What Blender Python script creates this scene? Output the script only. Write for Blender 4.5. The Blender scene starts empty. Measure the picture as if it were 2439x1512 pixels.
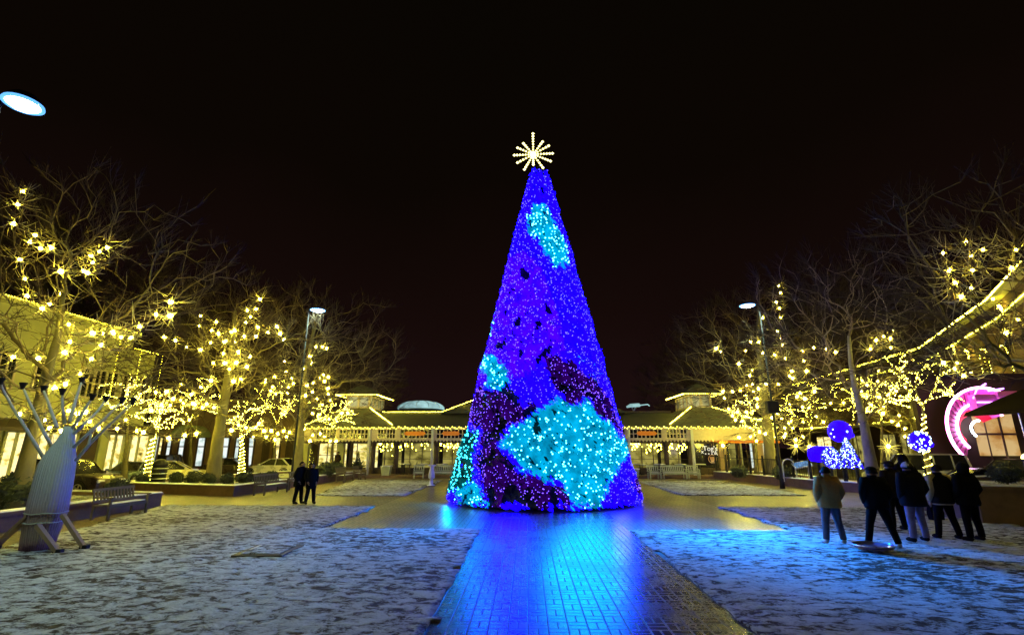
import bpy, math, random
import numpy as np
from mathutils import Vector, Matrix, noise as mnoise

R = math.radians
rng = random.Random(7)
scene = bpy.context.scene
COL = scene.collection

# ------------------------------------------------------------------ camera
W, H, F = 1024, 634, 500.0
PITCH = math.atan(129 / 500); YAW = math.atan(15 / 516); CAMH = 2.2
cam = bpy.data.cameras.new('camera'); camo = bpy.data.objects.new('camera', cam)
COL.objects.link(camo)
camo.location = (0, 0, CAMH)
camo.rotation_euler = (R(90) + PITCH, 0, YAW)
cam.sensor_width = 36; cam.lens = 36 * F / W; cam.clip_start = .1; cam.clip_end = 2000
scene.camera = camo
_cp, _sp, _cy, _sy = math.cos(PITCH), math.sin(PITCH), math.cos(YAW), math.sin(YAW)
K = 1024 / 2439


def ray(u, v):
    a = (u * K - W / 2) / F; b = (H / 2 - v * K) / F
    y = _cp - b * _sp; z = _sp + b * _cp
    return Vector((a * _cy - y * _sy, a * _sy + y * _cy, z))


def on_y(u, v, y):                       # survey point: where the sight line meets the plane at depth y
    d = ray(u, v); t = y / d.y
    return Vector((d.x * t, y, CAMH + d.z * t))


def on_x(u, v, x):
    d = ray(u, v); t = x / d.x
    return Vector((x, d.y * t, CAMH + d.z * t))


def on_z(u, v, z=0.0):
    d = ray(u, v); t = (z - CAMH) / d.z
    return Vector((d.x * t, d.y * t, z))


# ------------------------------------------------------------------ mesh building
class MB:
    def __init__(s): s.v = []; s.f = []

    def add(s, vs, fs):
        o = len(s.v); s.v.extend([tuple(p) for p in vs]); s.f.extend([tuple(i + o for i in f) for f in fs])

    def box(s, x0, x1, y0, y1, z0, z1, M=None):
        vs = [Vector(p) for p in ((x0, y0, z0), (x1, y0, z0), (x1, y1, z0), (x0, y1, z0), (x0, y0, z1), (x1, y0, z1), (x1, y1, z1), (x0, y1, z1))]
        if M is not None: vs = [M @ p for p in vs]
        s.add(vs, [(0, 3, 2, 1), (4, 5, 6, 7), (0, 1, 5, 4), (1, 2, 6, 5), (2, 3, 7, 6), (3, 0, 4, 7)])

    def cbox(s, c, size, M=None):
        x, y, z = c; a, b, h = size[0] / 2, size[1] / 2, size[2] / 2
        s.box(x - a, x + a, y - b, y + b, z - h, z + h, M)

    def bevbox(s, x0, x1, y0, y1, z0, z1, b=.02):
        prof = [(x0 + b, y0), (x1 - b, y0), (x1, y0 + b), (x1, y1 - b), (x1 - b, y1), (x0 + b, y1), (x0, y1 - b), (x0, y0 + b)]
        cx, cy = (x0 + x1) / 2, (y0 + y1) / 2
        sh = lambda p: (cx + (p[0] - cx) * (1 - 2 * b / max(x1 - x0, .01)), cy + (p[1] - cy) * (1 - 2 * b / max(y1 - y0, .01)))
        rings = [[(*sh(p), z0) for p in prof], [(*p, z0 + b) for p in prof], [(*p, z1 - b) for p in prof], [(*sh(p), z1) for p in prof]]
        s.loft(rings, True)

    def loft(s, rings, cap=True, closed=True):
        n = len(rings[0]); vs = [p for r in rings for p in r]; fs = []
        for i in range(len(rings) - 1):
            for j in range(n if closed else n - 1):
                k = (j + 1) % n
                fs.append((i * n + j, i * n + k, (i + 1) * n + k, (i + 1) * n + j))
        if cap:
            fs.append(tuple(reversed(range(n)))); fs.append(tuple((len(rings) - 1) * n + j for j in range(n)))
        s.add(vs, fs)

    def tube(s, pts, rad, n=6, cap=True):
        pts = [Vector(p) for p in pts]
        if not hasattr(rad, '__len__'): rad = [rad] * len(pts)
        rings = []; prev = None
        for i, p in enumerate(pts):
            d = (pts[min(i + 1, len(pts) - 1)] - pts[max(i - 1, 0)])
            if d.length < 1e-9: d = Vector((0, 0, 1))
            d.normalize()
            if prev is None:
                a = d.orthogonal().normalized()
            else:
                a = prev - d * prev.dot(d)
                a = a.normalized() if a.length > 1e-6 else d.orthogonal().normalized()
            prev = a; b = d.cross(a)
            rings.append([p + (a * math.cos(2 * math.pi * j / n) + b * math.sin(2 * math.pi * j / n)) * rad[i] for j in range(n)])
        s.loft(rings, cap)

    def lathe(s, prof, c=(0, 0, 0), n=16, cap=True):
        s.loft([[(c[0] + r * math.cos(2 * math.pi * j / n), c[1] + r * math.sin(2 * math.pi * j / n), c[2] + z) for j in range(n)] for r, z in prof], cap)

    def ball(s, c, r, n=12, m=8):
        rx, ry, rz = r if hasattr(r, '__len__') else (r, r, r)
        rings = []
        for i in range(m + 1):
            t = math.pi * (i / m) * .998 + .001
            rings.append([(c[0] + rx * math.sin(t) * math.cos(2 * math.pi * j / n), c[1] + ry * math.sin(t) * math.sin(2 * math.pi * j / n), c[2] - rz * math.cos(t)) for j in range(n)])
        s.loft(rings, True)

    def prism(s, poly, axis, a0, a1):
        # poly: 2D points, extruded along axis ('x','y','z')
        def mk(p, a):
            return {'x': (a, p[0], p[1]), 'y': (p[0], a, p[1]), 'z': (p[0], p[1], a)}[axis]
        n = len(poly)
        vs = [mk(p, a0) for p in poly] + [mk(p, a1) for p in poly]
        fs = [tuple(range(n)), tuple(reversed(range(n, 2 * n)))] + [(i, i + n, (i + 1) % n + n, (i + 1) % n) for i in range(n)]
        s.add(vs, fs)

    def octa(s, c, r, st=1.0):
        x, y, z = c
        s.add([(x + r, y, z), (x - r, y, z), (x, y + r, z), (x, y - r, z), (x, y, z + r * st), (x, y, z - r * st)],
              [(0, 2, 4), (2, 1, 4), (1, 3, 4), (3, 0, 4), (2, 0, 5), (1, 2, 5), (3, 1, 5), (0, 3, 5)])

    def star(s, c, R_, r_, zst=1.15):
        # six slim spikes on a small octahedral core
        s.ball(c, r_ * 1.25, 8, 5)
        c = Vector(c); ax = [Vector((1, 0, 0)), Vector((-1, 0, 0)), Vector((0, 1, 0)), Vector((0, -1, 0)), Vector((0, 0, zst)), Vector((0, 0, -zst))]
        dg = [Vector((i, j, k))* (.5 / 1.732) for i in (-1, 1) for j in (-1, 1) for k in (-1, 1)]
        for a in ax + dg:
            d = a.normalized(); o = d.orthogonal().normalized(); q = d.cross(o)
            base = [c + (o * math.cos(k * math.pi / 2) + q * math.sin(k * math.pi / 2)) * r_ for k in range(4)]
            s.add([c + a * R_] + base, [(0, 1, 2), (0, 2, 3), (0, 3, 4), (0, 4, 1)])

    def build(s, name, m, parent=None, smooth=False, loc=None):
        me = bpy.data.meshes.new(name); me.from_pydata(s.v, [], s.f); me.validate(); me.update()
        if m is not None:
            for x in (m if isinstance(m, (list, tuple)) else [m]): me.materials.append(x)
        if smooth: me.polygons.foreach_set('use_smooth', [True] * len(me.polygons))
        o = bpy.data.objects.new(name, me); COL.objects.link(o)
        if parent is not None: o.parent = parent
        if loc is not None: o.location = loc
        return o


def tag(o, label=None, cat=None, group=None, kind=None):
    if label: o['label'] = label
    if cat: o['category'] = cat
    if group: o['group'] = group
    if kind: o['kind'] = kind
    return o


def empty(name, loc=(0, 0, 0), rz=0, label=None, cat=None, group=None):
    o = bpy.data.objects.new(name, None); COL.objects.link(o)
    o.location = loc; o.rotation_euler = (0, 0, rz); o.empty_display_size = .2
    return tag(o, label, cat, group)


def copy_tree(o, parent=None, loc=None, rz=None, scale=None, label=None, group=None):
    c = o.copy(); COL.objects.link(c)
    if parent is not None: c.parent = parent
    if loc is not None: c.location = loc
    if rz is not None: c.rotation_euler = (0, 0, rz)
    if scale is not None: c.scale = (scale,) * 3 if not hasattr(scale, '__len__') else scale
    if label: c['label'] = label
    if group: c['group'] = group
    for ch in list(o.children): copy_tree(ch, c)
    return c


# ------------------------------------------------------------------ materials
class NT:
    def __init__(s, nt): s.nt = nt; s.N = nt.nodes; s.L = nt.links

    def n(s, t, **kw):
        x = s.N.new(t)
        for k, v in kw.items(): setattr(x, k, v)
        return x

    def put(s, sock, v):
        if hasattr(v, 'is_output') or isinstance(v, bpy.types.NodeSocket): s.L.new(v, sock)
        else: sock.default_value = v

    def m(s, op, a, b=0.0, c=None):
        x = s.N.new('ShaderNodeMath'); x.operation = op
        s.put(x.inputs[0], a); s.put(x.inputs[1], b)
        if c is not None: s.put(x.inputs[2], c)
        return x.outputs[0]

    def noise(s, vec, scale, detail=3, rough=.55, dist=0):
        x = s.N.new('ShaderNodeTexNoise'); x.inputs['Scale'].default_value = scale; x.inputs['Detail'].default_value = detail
        x.inputs['Roughness'].default_value = rough; x.inputs['Distortion'].default_value = dist
        if vec is not None: s.L.new(vec, x.inputs['Vector'])
        return x.outputs[0]

    def ramp(s, fac, stops, interp='LINEAR'):
        x = s.N.new('ShaderNodeValToRGB'); cr = x.color_ramp; cr.interpolation = interp
        while len(cr.elements) < len(stops): cr.elements.new(.5)
        for e, (p, c) in zip(cr.elements, stops):
            e.position = p; e.color = (*c, 1) if len(c) == 3 else c
        s.L.new(fac, x.inputs[0]); return x.outputs[0]

    def mix(s, f, a, b):
        x = s.N.new('ShaderNodeMix'); x.data_type = 'RGBA'
        s.put(x.inputs[0], f)
        for sk, v in ((x.inputs[6], a), (x.inputs[7], b)):
            if isinstance(v, tuple) and len(v) == 3: v = (*v, 1)
            s.put(sk, v)
        return x.outputs[2]

    def coord(s, which='Object', scale=None):
        o = s.N.new('ShaderNodeTexCoord').outputs[which]
        if scale is not None:
            mp = s.N.new('ShaderNodeMapping'); mp.inputs['Scale'].default_value = scale
            s.L.new(o, mp.inputs[0]); o = mp.outputs[0]
        return o

    def bump(s, h, strength=.4, dist=.02):
        x = s.N.new('ShaderNodeBump'); x.inputs['Strength'].default_value = strength; x.inputs['Distance'].default_value = dist
        s.L.new(h, x.inputs['Height']); return x.outputs[0]


def new_mat(name):
    m = bpy.data.materials.new(name); m.use_nodes = True
    return m, NT(m.node_tree), m.node_tree.nodes['Principled BSDF']


def mat(name, c, rough=.6, var=.25, scale=6.0, bump=.15, metal=0.0, spec=.5, stretch=None, coat=0.0):
    m, t, p = new_mat(name)
    co = t.coord('Object', stretch)
    nz = t.noise(co, scale, 5, .6); n2 = t.noise(co, scale * .23, 2)
    lo = tuple(x * (1 - var) for x in c); hi = tuple(min(1, x * (1 + var)) for x in c)
    f = t.m('MULTIPLY_ADD', nz, .6, t.m('MULTIPLY', n2, .4))
    t.L.new(t.ramp(f, [(.3, lo), (.7, hi)]), p.inputs['Base Color'])
    t.L.new(t.ramp(nz, [(.3, (max(rough - .08, .02),) * 3), (.7, (min(rough + .1, 1),) * 3)]), p.inputs['Roughness'])
    p.inputs['Metallic'].default_value = metal
    p.inputs['Specular IOR Level'].default_value = spec
    p.inputs['Coat Weight'].default_value = coat
    if bump: t.L.new(t.bump(nz, bump, .02), p.inputs['Normal'])
    return m


def glow(name, c, strength, var=0.0, scale=3.0, sampling='AUTO', stretch=None):
    m, t, p = new_mat(name)
    p.inputs['Base Color'].default_value = (*[min(1, x) * .06 for x in c], 1)
    p.inputs['Emission Color'].default_value = (*c, 1)
    p.inputs['Emission Strength'].default_value = strength; p.inputs['Specular IOR Level'].default_value = .08; p.inputs['Roughness'].default_value = .7
    if var:
        nz = t.noise(t.coord('Object', stretch), scale, 2, .5)
        t.L.new(t.ramp(nz, [(.3, (strength * (1 - var),) * 3), (.7, (strength * (1 + var),) * 3)]), p.inputs['Emission Strength'])
    m.cycles.emission_sampling = sampling
    return m


WARM = (1.0, .80, .24)
M = {}
M['star'] = glow('star lantern glow', (1.0, .85, .08), 620)
M['star_spike'] = glow('star spike glow', (1.0, .82, .12), 2.0)  # lantern spikes glow dim yellow, as the halo around each core
M['micro'] = glow('micro bulb glow', (1.0, .86, .10), 60)
M['roofbulb'] = glow('roof bulb glow', (1.0, .84, .07), 46)
M['eavebulb'] = glow('eave bulb glow', (1.0, .84, .08), 34)
M['wallbulb'] = glow('facade bulb glow', (1.0, .84, .05), 24)
M['lamp'] = glow('street lamp lens', (.75, .95, 1.0), 30)
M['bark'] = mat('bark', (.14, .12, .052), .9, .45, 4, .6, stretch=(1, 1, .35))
M['bark_pale'] = mat('pale bark', (.36, .32, .27), .85, .5, 3, .5, stretch=(1, 1, .5))
M['limb'] = mat('branch bark', (.14, .11, .045), .9, .4, 4, .4)
M['halo_twig'] = mat('pale halo twigs', (.46, .40, .20), .9, .3, 8, 0)  # paler than other twigs, to draw a glow around each lantern
M['twig'] = mat('thin twigs', (.045, .027, .013), .9, .3, 3, 0)
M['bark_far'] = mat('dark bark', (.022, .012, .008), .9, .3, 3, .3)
M['black_metal'] = mat('black painted metal', (.009, .008, .0075), .55, .3, 9, .05, spec=.25)
M['wire'] = mat('dark green wire', (.01, .02, .012), .6, .2, 8, 0)
M['stone'] = mat('planter stone', (.17, .105, .075), .8, .35, 5, .4)
M['snow'] = mat('settled snow', (.72, .74, .75), .75, .14, 3.5, .5)
M['soil'] = mat('frozen soil', (.06, .045, .03), .9, .4, 6, .6)
M['shrub'] = mat('evergreen shrub', (.045, .055, .025), .8, .5, 12, .2)
M['white_paint'] = mat('weathered white paint', (.52, .53, .47), .5, .12, 8, .1)
M['bench_wood'] = mat('weathered bench wood', (.13, .10, .06), .7, .3, 4, .3, stretch=(1, 8, 8))
M['wood'] = mat('sawn timber', (.34, .23, .13), .75, .25, 3, .3, stretch=(6, 6, 1))
M['glass_dark'] = mat('dark glass', (.012, .012, .013), .12, .1, 2, 0, spec=.8)
M['tyre'] = mat('tyre rubber', (.015, .015, .015), .85, .2, 10, .1)
M['chrome'] = mat('bright alloy', (.6, .6, .6), .3, .1, 10, 0, metal=1.0)
# ------------------------------------------------------------------ paving, lawns
def paver_mat(name, unit, base, wet=.34, spec=1.0):
    m, t, p = new_mat(name)
    geo = t.n('ShaderNodeTexCoord').outputs['Object']
    sx = t.n('ShaderNodeSeparateXYZ'); t.L.new(geo, sx.inputs[0])
    u = t.m('DIVIDE', sx.outputs[0], unit); v = t.m('DIVIDE', sx.outputs[1], unit)
    cu = t.m('FLOOR', u); cv = t.m('FLOOR', v)
    par = t.m('ABSOLUTE', t.m('MODULO', t.m('ADD', cu, cv), 2.0))
    fu = t.m('SUBTRACT', u, cu); fv = t.m('SUBTRACT', v, cv)
    # long axis swaps between neighbouring blocks
    a = t.m('ADD', t.m('MULTIPLY', fu, par), t.m('MULTIPLY', fv, t.m('SUBTRACT', 1.0, par)))
    b = t.m('ADD', t.m('MULTIPLY', fv, par), t.m('MULTIPLY', fu, t.m('SUBTRACT', 1.0, par)))
    a2 = t.m('MULTIPLY', a, 2.0); ca = t.m('FLOOR', a2); fa = t.m('SUBTRACT', a2, ca)
    ea = t.m('MULTIPLY', t.m('SUBTRACT', .5, t.m('ABSOLUTE', t.m('SUBTRACT', fa, .5))), unit * .5)
    eb = t.m('MULTIPLY', t.m('SUBTRACT', .5, t.m('ABSOLUTE', t.m('SUBTRACT', b, .5))), unit)
    edge = t.m('MINIMUM', ea, eb)
    mr = t.n('ShaderNodeMapRange'); mr.inputs['From Min'].default_value = .004; mr.inputs['From Max'].default_value = .013
    t.L.new(edge, mr.inputs['Value']); mask = mr.outputs[0]
    cb = t.n('ShaderNodeCombineXYZ'); t.L.new(t.m('ADD', cu, t.m('MULTIPLY', ca, .37)), cb.inputs[0]); t.L.new(cv, cb.inputs[1])
    wn = t.n('ShaderNodeTexWhiteNoise'); t.L.new(cb.outputs[0], wn.inputs['Vector'])
    big = t.noise(geo, .55, 4, .6); fine = t.noise(geo, 26, 4, .6)
    f = t.m('ADD', t.m('MULTIPLY', wn.outputs['Value'], .55), t.m('MULTIPLY', big, .45))
    col = t.ramp(f, [(.15, tuple(x * .55 for x in base)), (.5, base), (.85, (base[0] * 1.7, base[1] * 1.45, base[2] * 1.25))])
    col = t.mix(mask, (.012, .009, .008), col)
    t.L.new(col, p.inputs['Base Color'])
    r = t.m('ADD', t.m('MULTIPLY', big, .30), t.m('MULTIPLY', fine, .12))
    r = t.m('ADD', r, wet - .2)
    r = t.m('ADD', r, t.m('MULTIPLY', t.m('SUBTRACT', 1.0, mask), .3))
    t.L.new(r, p.inputs['Roughness'])
    h = t.m('ADD', mask, t.m('MULTIPLY', fine, .22))
    h = t.m('ADD', h, t.m('MULTIPLY', wn.outputs['Value'], .25))
    t.L.new(t.bump(h, .30, .006), p.inputs['Normal'])
    p.inputs['Specular IOR Level'].default_value = spec
    return m


def lawn_mat(name):
    m, t, p = new_mat(name)
    co = t.coord('Object'); cs = t.coord('Object', (.8, 1.25, 1))
    n1 = t.noise(cs, 4.4, 6, .66, .7); n2 = t.noise(co, .35, 3, .5); n3 = t.noise(co, 21, 3, .6)
    f = t.m('ADD', t.m('MULTIPLY', n1, .72), t.m('ADD', t.m('MULTIPLY', n2, .24), t.m('MULTIPLY', n3, .17)))
    col = t.ramp(f, [(.480, (.030, .020, .012)), (.520, (.11, .09, .07)), (.545, (.34, .35, .33)), (.62, (.62, .64, .62))])
    t.L.new(col, p.inputs['Base Color'])
    p.inputs['Roughness'].default_value = .8
    p.inputs['Specular IOR Level'].default_value = .25
    h = t.m('ADD', n1, t.m('MULTIPLY', n3, .12))
    t.L.new(t.bump(h, 1.0, .12), p.inputs['Normal'])
    return m


M['paver'] = paver_mat('wet basket weave paving', .25, (.046, .030, .021), .25)
M['paver_fine'] = paver_mat('wet small brick paving', .24, (.12, .085, .05), .44, .6)
M['paver_court'] = paver_mat('damp forecourt paving', .25, (.085, .058, .036), .33, .8)
M['lawn'] = lawn_mat('snowy lawn')
M['asphalt'] = mat('wet asphalt', (.045, .042, .04), .45, .3, 3, .4)
M['slush'] = mat('trampled slush', (.24, .22, .19), .6, .5, 1.3, .5)


def sheet(name, x0, x1, y0, y1, z, m, kind='structure'):
    b = MB(); b.add([(x0, y0, z), (x1, y0, z), (x1, y1, z), (x0, y1, z)], [(0, 1, 2, 3)])
    return tag(b.build(name, m), kind=kind)


sheet('ground', -500, 500, -300, 900, -.14, M['asphalt'])
b = MB(); b.box(-21.5, 20.5, -8, 44.5, -.6, 0)          # the square is one kerb high above the streets
tag(b.build('plaza', M['paver_fine']), kind='structure')
sheet('path', -1.28, 2.76, -6, 18.4, .008, M['paver'])
sheet('forecourt', -5.66, 7.12, 14.66, 30.2, .004, M['paver_court'])
sheet('road', -27.2, -21.5, -6, 80, -.136, M['slush'])
sheet('road', 20.5, 26.0, -6, 90, -.136, M['slush'])


def lawn(poly, seed, cell=.12):
    xs = [p[0] for p in poly]; ys = [p[1] for p in poly]

    def inside(x, y):
        c = False; n = len(poly)
        for i in range(n):
            (ax, ay), (bx, by) = poly[i], poly[(i + 1) % n]
            if (ay > y) != (by > y) and x < (bx - ax) * (y - ay) / (by - ay) + ax: c = not c
        return c
    nx = int((max(xs) - min(xs)) / cell) + 1; ny = int((max(ys) - min(ys)) / cell) + 1
    idx = {}; b = MB()

    def vert(i, j):
        if (i, j) not in idx:
            x, y = min(xs) + i * cell, min(ys) + j * cell
            w = mnoise.noise((x * .9 + seed, y * 1.1, 0)) * .018 + mnoise.noise((x * 3.1, y * 3.3 + seed, 2)) * .014
            jx = mnoise.noise((x * 2.7, y * 2.7, 5 + seed)) * .05
            idx[(i, j)] = len(b.v); b.v.append((x + jx, y + jx * .7, .034 + w))
        return idx[(i, j)]
    for i in range(nx):
        for j in range(ny):
            qx, qy = min(xs) + (i + .5) * cell, min(ys) + (j + .5) * cell
            if inside(qx + .16 * mnoise.noise((qx * 1.6, qy * 1.6, 3.3)) + .03 * mnoise.noise((qx * 5, qy * 5, 7)), qy + .16 * mnoise.noise((qx * 1.6, qy * 1.6, 9.1)) + .03 * mnoise.noise((qx * 5, qy * 5, 1))):
                b.f.append((vert(i, j), vert(i + 1, j), vert(i + 1, j + 1), vert(i, j + 1)))
    # a thin skirt down to the paving round the edge
    edges = {}
    for f in b.f:
        for k in range(4):
            e = (f[k], f[(k + 1) % 4])
            if (e[1], e[0]) in edges: del edges[(e[1], e[0])]
            else: edges[e] = 1
    low = {}
    for a, c in list(edges):
        for q in (a, c):
            if q not in low: low[q] = len(b.v); b.v.append((b.v[q][0], b.v[q][1], .006))
        b.f.append((c, a, low[a], low[c]))
    return tag(b.build('lawn', M['lawn'], smooth=True), kind='structure')


lawn([(-9.2, 2.5), (-1.28, 2.5), (-1.28, 14.6), (-5.7, 14.6), (-5.7, 19.85), (-14.0, 20.1), (-12.1, 13.6), (-11.6, 11.6)], 1)
lawn([(2.76, 2.5), (13.6, 2.5), (13.6, 14.6), (15.2, 20.0), (7.16, 20.0), (7.16, 14.6), (2.76, 14.6)], 9)
lawn([(-9.8, 24.2), (-5.7, 24.2), (-5.7, 35), (-11.6, 35)], 17, .22)
lawn([(7.16, 24.8), (12.8, 24.8), (12.9, 34.8), (7.16, 34.8)], 25, .22)

# ------------------------------------------------------------------ world: night sky with the town's glow
wd = bpy.data.worlds.new('World'); scene.world = wd; wd.use_nodes = True
t = NT(wd.node_tree); t.N.clear()
sky = t.n('ShaderNodeTexSky', sky_type='NISHITA'); sky.sun_disc = False; sky.sun_elevation = R(-9); sky.sun_rotation = R(160)
bg1 = t.n('ShaderNodeBackground'); t.L.new(sky.outputs[0], bg1.inputs[0]); bg1.inputs[1].default_value = .004
tc = t.n('ShaderNodeTexCoord').outputs['Generated']; sp = t.n('ShaderNodeSeparateXYZ'); t.L.new(tc, sp.inputs[0])
el = t.m('ADD', sp.outputs[2], t.m('MULTIPLY', t.m('SUBTRACT', t.noise(tc, 2.2, 4, .55), .5), .22))
glowc = t.ramp(el, [(0, (.0150, .0058, .0062)), (.22, (.0090, .0036, .0030)), (.5, (.0040, .0021, .0011)), (.85, (.0026, .0019, .0009))])
bg2 = t.n('ShaderNodeBackground'); t.L.new(glowc, bg2.inputs[0]); bg2.inputs[1].default_value = .85
ad = t.n('ShaderNodeAddShader'); t.L.new(bg1.outputs[0], ad.inputs[0]); t.L.new(bg2.outputs[0], ad.inputs[1])
ow = t.n('ShaderNodeOutputWorld'); t.L.new(ad.outputs[0], ow.inputs[0])

# ------------------------------------------------------------------ the great lit tree
TX, TY = .70, 22.3
apex = on_y(1271, 397, TY).z
RB, RT = 3.86, .22
M['fir'] = mat('dark artificial fir', (.014, .028, .018), .7, .5, 7, .4)
LED = {  # first of each pair glows as bloom around the bulbs
    'blue': (glow('blue tinsel light', (.0032, 0.0, 1.0), 5.0, .4, 2.2), glow('blue bulb', (.050, .042, 1.0), 11.0)),
    'indigo': (glow('indigo tinsel light', (.024, 0.0, 1.0), 2.2, .6, 2.2), glow('indigo bulb', (.075, .045, 1.0), 9.0)),
    'violet': (glow('violet tinsel light', (.22, 0.0, 1.0), .080, .7, 2.4), glow('violet bulb', (.14, .06, 1.0), 6.0)),
    'cyan': (glow('cyan tinsel light', (0.0, .44, .82), .85, .5, 2.2), glow('cyan bulb', (.06, .55, 1.0), 18.0)),
    'teal': (glow('teal tinsel light', (0.0, .62, .66), .10, .6, 2.2), glow('teal bulb', (.03, .60, .80), 12.0)),
}


def in_poly(p, poly):
    x, y = p; c = False; n = len(poly)
    for i in range(n):
        (ax, ay), (bx, by) = poly[i], poly[(i + 1) % n]
        if (ay > y) != (by > y) and x < (bx - ax) * (y - ay) / (by - ay) + ax: c = not c
    return c


# colour patches as laid out on the unrolled cone: (sideways -1..1, height 0..1 from the ground)
def S(u, v):
    y = TY - 2.0
    for _ in range(30):
        p = on_y(u, v, y); h = min(.995, max(0, (p.z - .12) / (apex - .12))); r = RB + (RT - RB) * h; dx = p.x - TX
        y = .5 * y + .5 * (TY - math.sqrt(max(r * r - dx * dx, .0)))
    return (max(-1.05, min(1.05, dx / r)), h)


CYAN = [[S(*q) for q in ((1322, 936), (1345, 948), (1400, 968), (1440, 1010), (1484, 1052), (1484, 1090), (1450, 1130), (1428, 1180), (1420, 1213), (1362, 1213), (1340, 1160), (1290, 1135), (1248, 1118), (1235, 1080), (1200, 1055), (1210, 1030), (1255, 1005), (1300, 968))],
        [S(*q) for q in ((1258, 520), (1276, 484), (1300, 490), (1318, 530), (1338, 565), (1352, 625), (1322, 640), (1300, 612), (1290, 580), (1262, 552))],
        [S(*q) for q in ((1160, 842), (1188, 845), (1206, 880), (1216, 910), (1196, 928), (1166, 915), (1150, 880))],
        [S(*q) for q in ((1160, 775), (1176, 740), (1182, 770), (1170, 800))],
        [S(*q) for q in ((1096, 1170), (1130, 1150), (1150, 1180), (1165, 1213), (1085, 1213))]]
TEAL = [[S(*q) for q in ((1092, 1020), (1140, 1015), (1143, 1100), (1130, 1150), (1095, 1175), (1055, 1210), (1050, 1190), (1075, 1090))]]
VIOLET = [[S(*q) for q in ((1115, 925), (1175, 928), (1225, 925), (1250, 960), (1290, 970), (1255, 1000), (1205, 1030), (1195, 1058), (1235, 1100), (1245, 1122), (1300, 1145), (1340, 1165), (1360, 1213), (1165, 1213), (1148, 1150), (1143, 1015), (1105, 1010))],
          [S(*q) for q in ((1296, 860), (1330, 842), (1372, 868), (1420, 900), (1452, 960), (1480, 1040), (1440, 1008), (1400, 965), (1345, 945), (1320, 920))],
          [S(*q) for q in ((1500, 1100), (1512, 1100), (1528, 1190), (1500, 1170))]]
INDIGO = [[S(*q) for q in ((1205, 625), (1250, 600), (1290, 640), (1320, 720), (1345, 830), (1300, 860), (1240, 900), (1130, 930), (1165, 780), (1185, 700))]]


def region(s, h, th):
    if math.cos(th) > 0:                                     # the side turned to the square
        for k, ps in (('cyan', CYAN), ('teal', TEAL), ('violet', VIOLET)):
            j = (mnoise.noise((s * 5 * (1.1 - h), h * 14, 3)) * .07 + rng.gauss(0, .014), mnoise.noise((s * 5, h * 14, 8)) * .025 + rng.gauss(0, .004))
            for q in ps:
                if in_poly((s + j[0], h + j[1]), q): return k
        for q in INDIGO:
            if in_poly((s, h), q): return 'indigo'
        return 'blue'
    n = mnoise.noise((math.cos(th) * 2.2, math.sin(th) * 2.2, h * 4 + 9))
    return 'cyan' if n > .28 else 'violet' if n < -.22 else 'indigo' if n < 0 else 'blue'


def cone_pt(th, h, extra=0.0):
    r = RB + (RT - RB) * h + extra
    lump = 1 + .045 * mnoise.noise((math.cos(th) * 3, math.sin(th) * 3, h * 13))
    return Vector((math.sin(th) * r * lump, -math.cos(th) * r * lump, .12 + (apex - .12) * h))


xt = empty('christmas_tree', (TX, TY, .004), label='huge cone shaped christmas tree covered in blue, violet and cyan lights', cat='christmas tree')
# dark fir body: a rough cone under thousands of short needle tufts
b = MB(); n = 72; m_ = 60; rings = []
for i in range(m_ + 1):
    h = i / m_
    rings.append([cone_pt(2 * math.pi * j / n, h, -.16 + .10 * mnoise.noise((j * .9, i * .8, 1.5))) for j in range(n)])
b.loft(rings, True)
for k in range(9000):
    h = 1 - math.sqrt(rng.random()); th = rng.uniform(0, 2 * math.pi)
    p = cone_pt(th, h, -.12); d = Vector((math.sin(th), -math.cos(th), rng.uniform(-.9, .25))).normalized()
    d = (d + Vector((rng.uniform(-.6, .6), rng.uniform(-.6, .6), rng.uniform(-.4, .4)))).normalized()
    o = d.orthogonal().normalized() * rng.uniform(.02, .05); L = rng.uniform(.18, .34)
    b.add([p - o, p + o, p + d * L], [(0, 1, 2)])
b.build('crown', M['fir'], xt)
pl = MB(); pl.lathe([(RB - .25, -.004), (RB - .25, .10), (RB - .4, .12)], n=64)
pl.build('base', M['black_metal'], xt)
# glowing flakes added as the bloom between bulbs, then the bulbs, by colour
bloom_mb = {k: MB() for k in LED}; bulbs = {k: MB() for k in LED}; single = []
dens = {'blue': .93, 'indigo': .80, 'violet': .48, 'cyan': .90, 'teal': .62}
for k in range(60000):
    h = 1 - math.sqrt(rng.random()); th = rng.uniform(0, 2 * math.pi); s_ = math.sin(th)
    r_ = region(s_, h, th)
    gap = mnoise.noise((math.cos(th) * 9 * (1.15 - h), math.sin(th) * 9 * (1.15 - h), h * 26 + 4))
    lim = {'blue': .62, 'indigo': .26, 'violet': .12, 'cyan': .50, 'teal': .10}[r_]
    if gap > lim or rng.random() > dens[r_]: continue
    p = cone_pt(th, h, rng.uniform(-.02, .12)); out = Vector((math.sin(th), -math.cos(th), .28))
    d = (out + Vector((rng.uniform(-1, 1), rng.uniform(-1, 1), rng.uniform(-1, 1))) * .8).normalized()
    q = d.orthogonal().normalized(); w = d.cross(q); L = rng.uniform(.10, .17); q = q * .42
    bloom_mb[r_].add([p + q * L, p - q * L, p + w * L + d * .03, p - w * L + d * .03], [(0, 2, 1), (0, 1, 3)])
nb = 0
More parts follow.
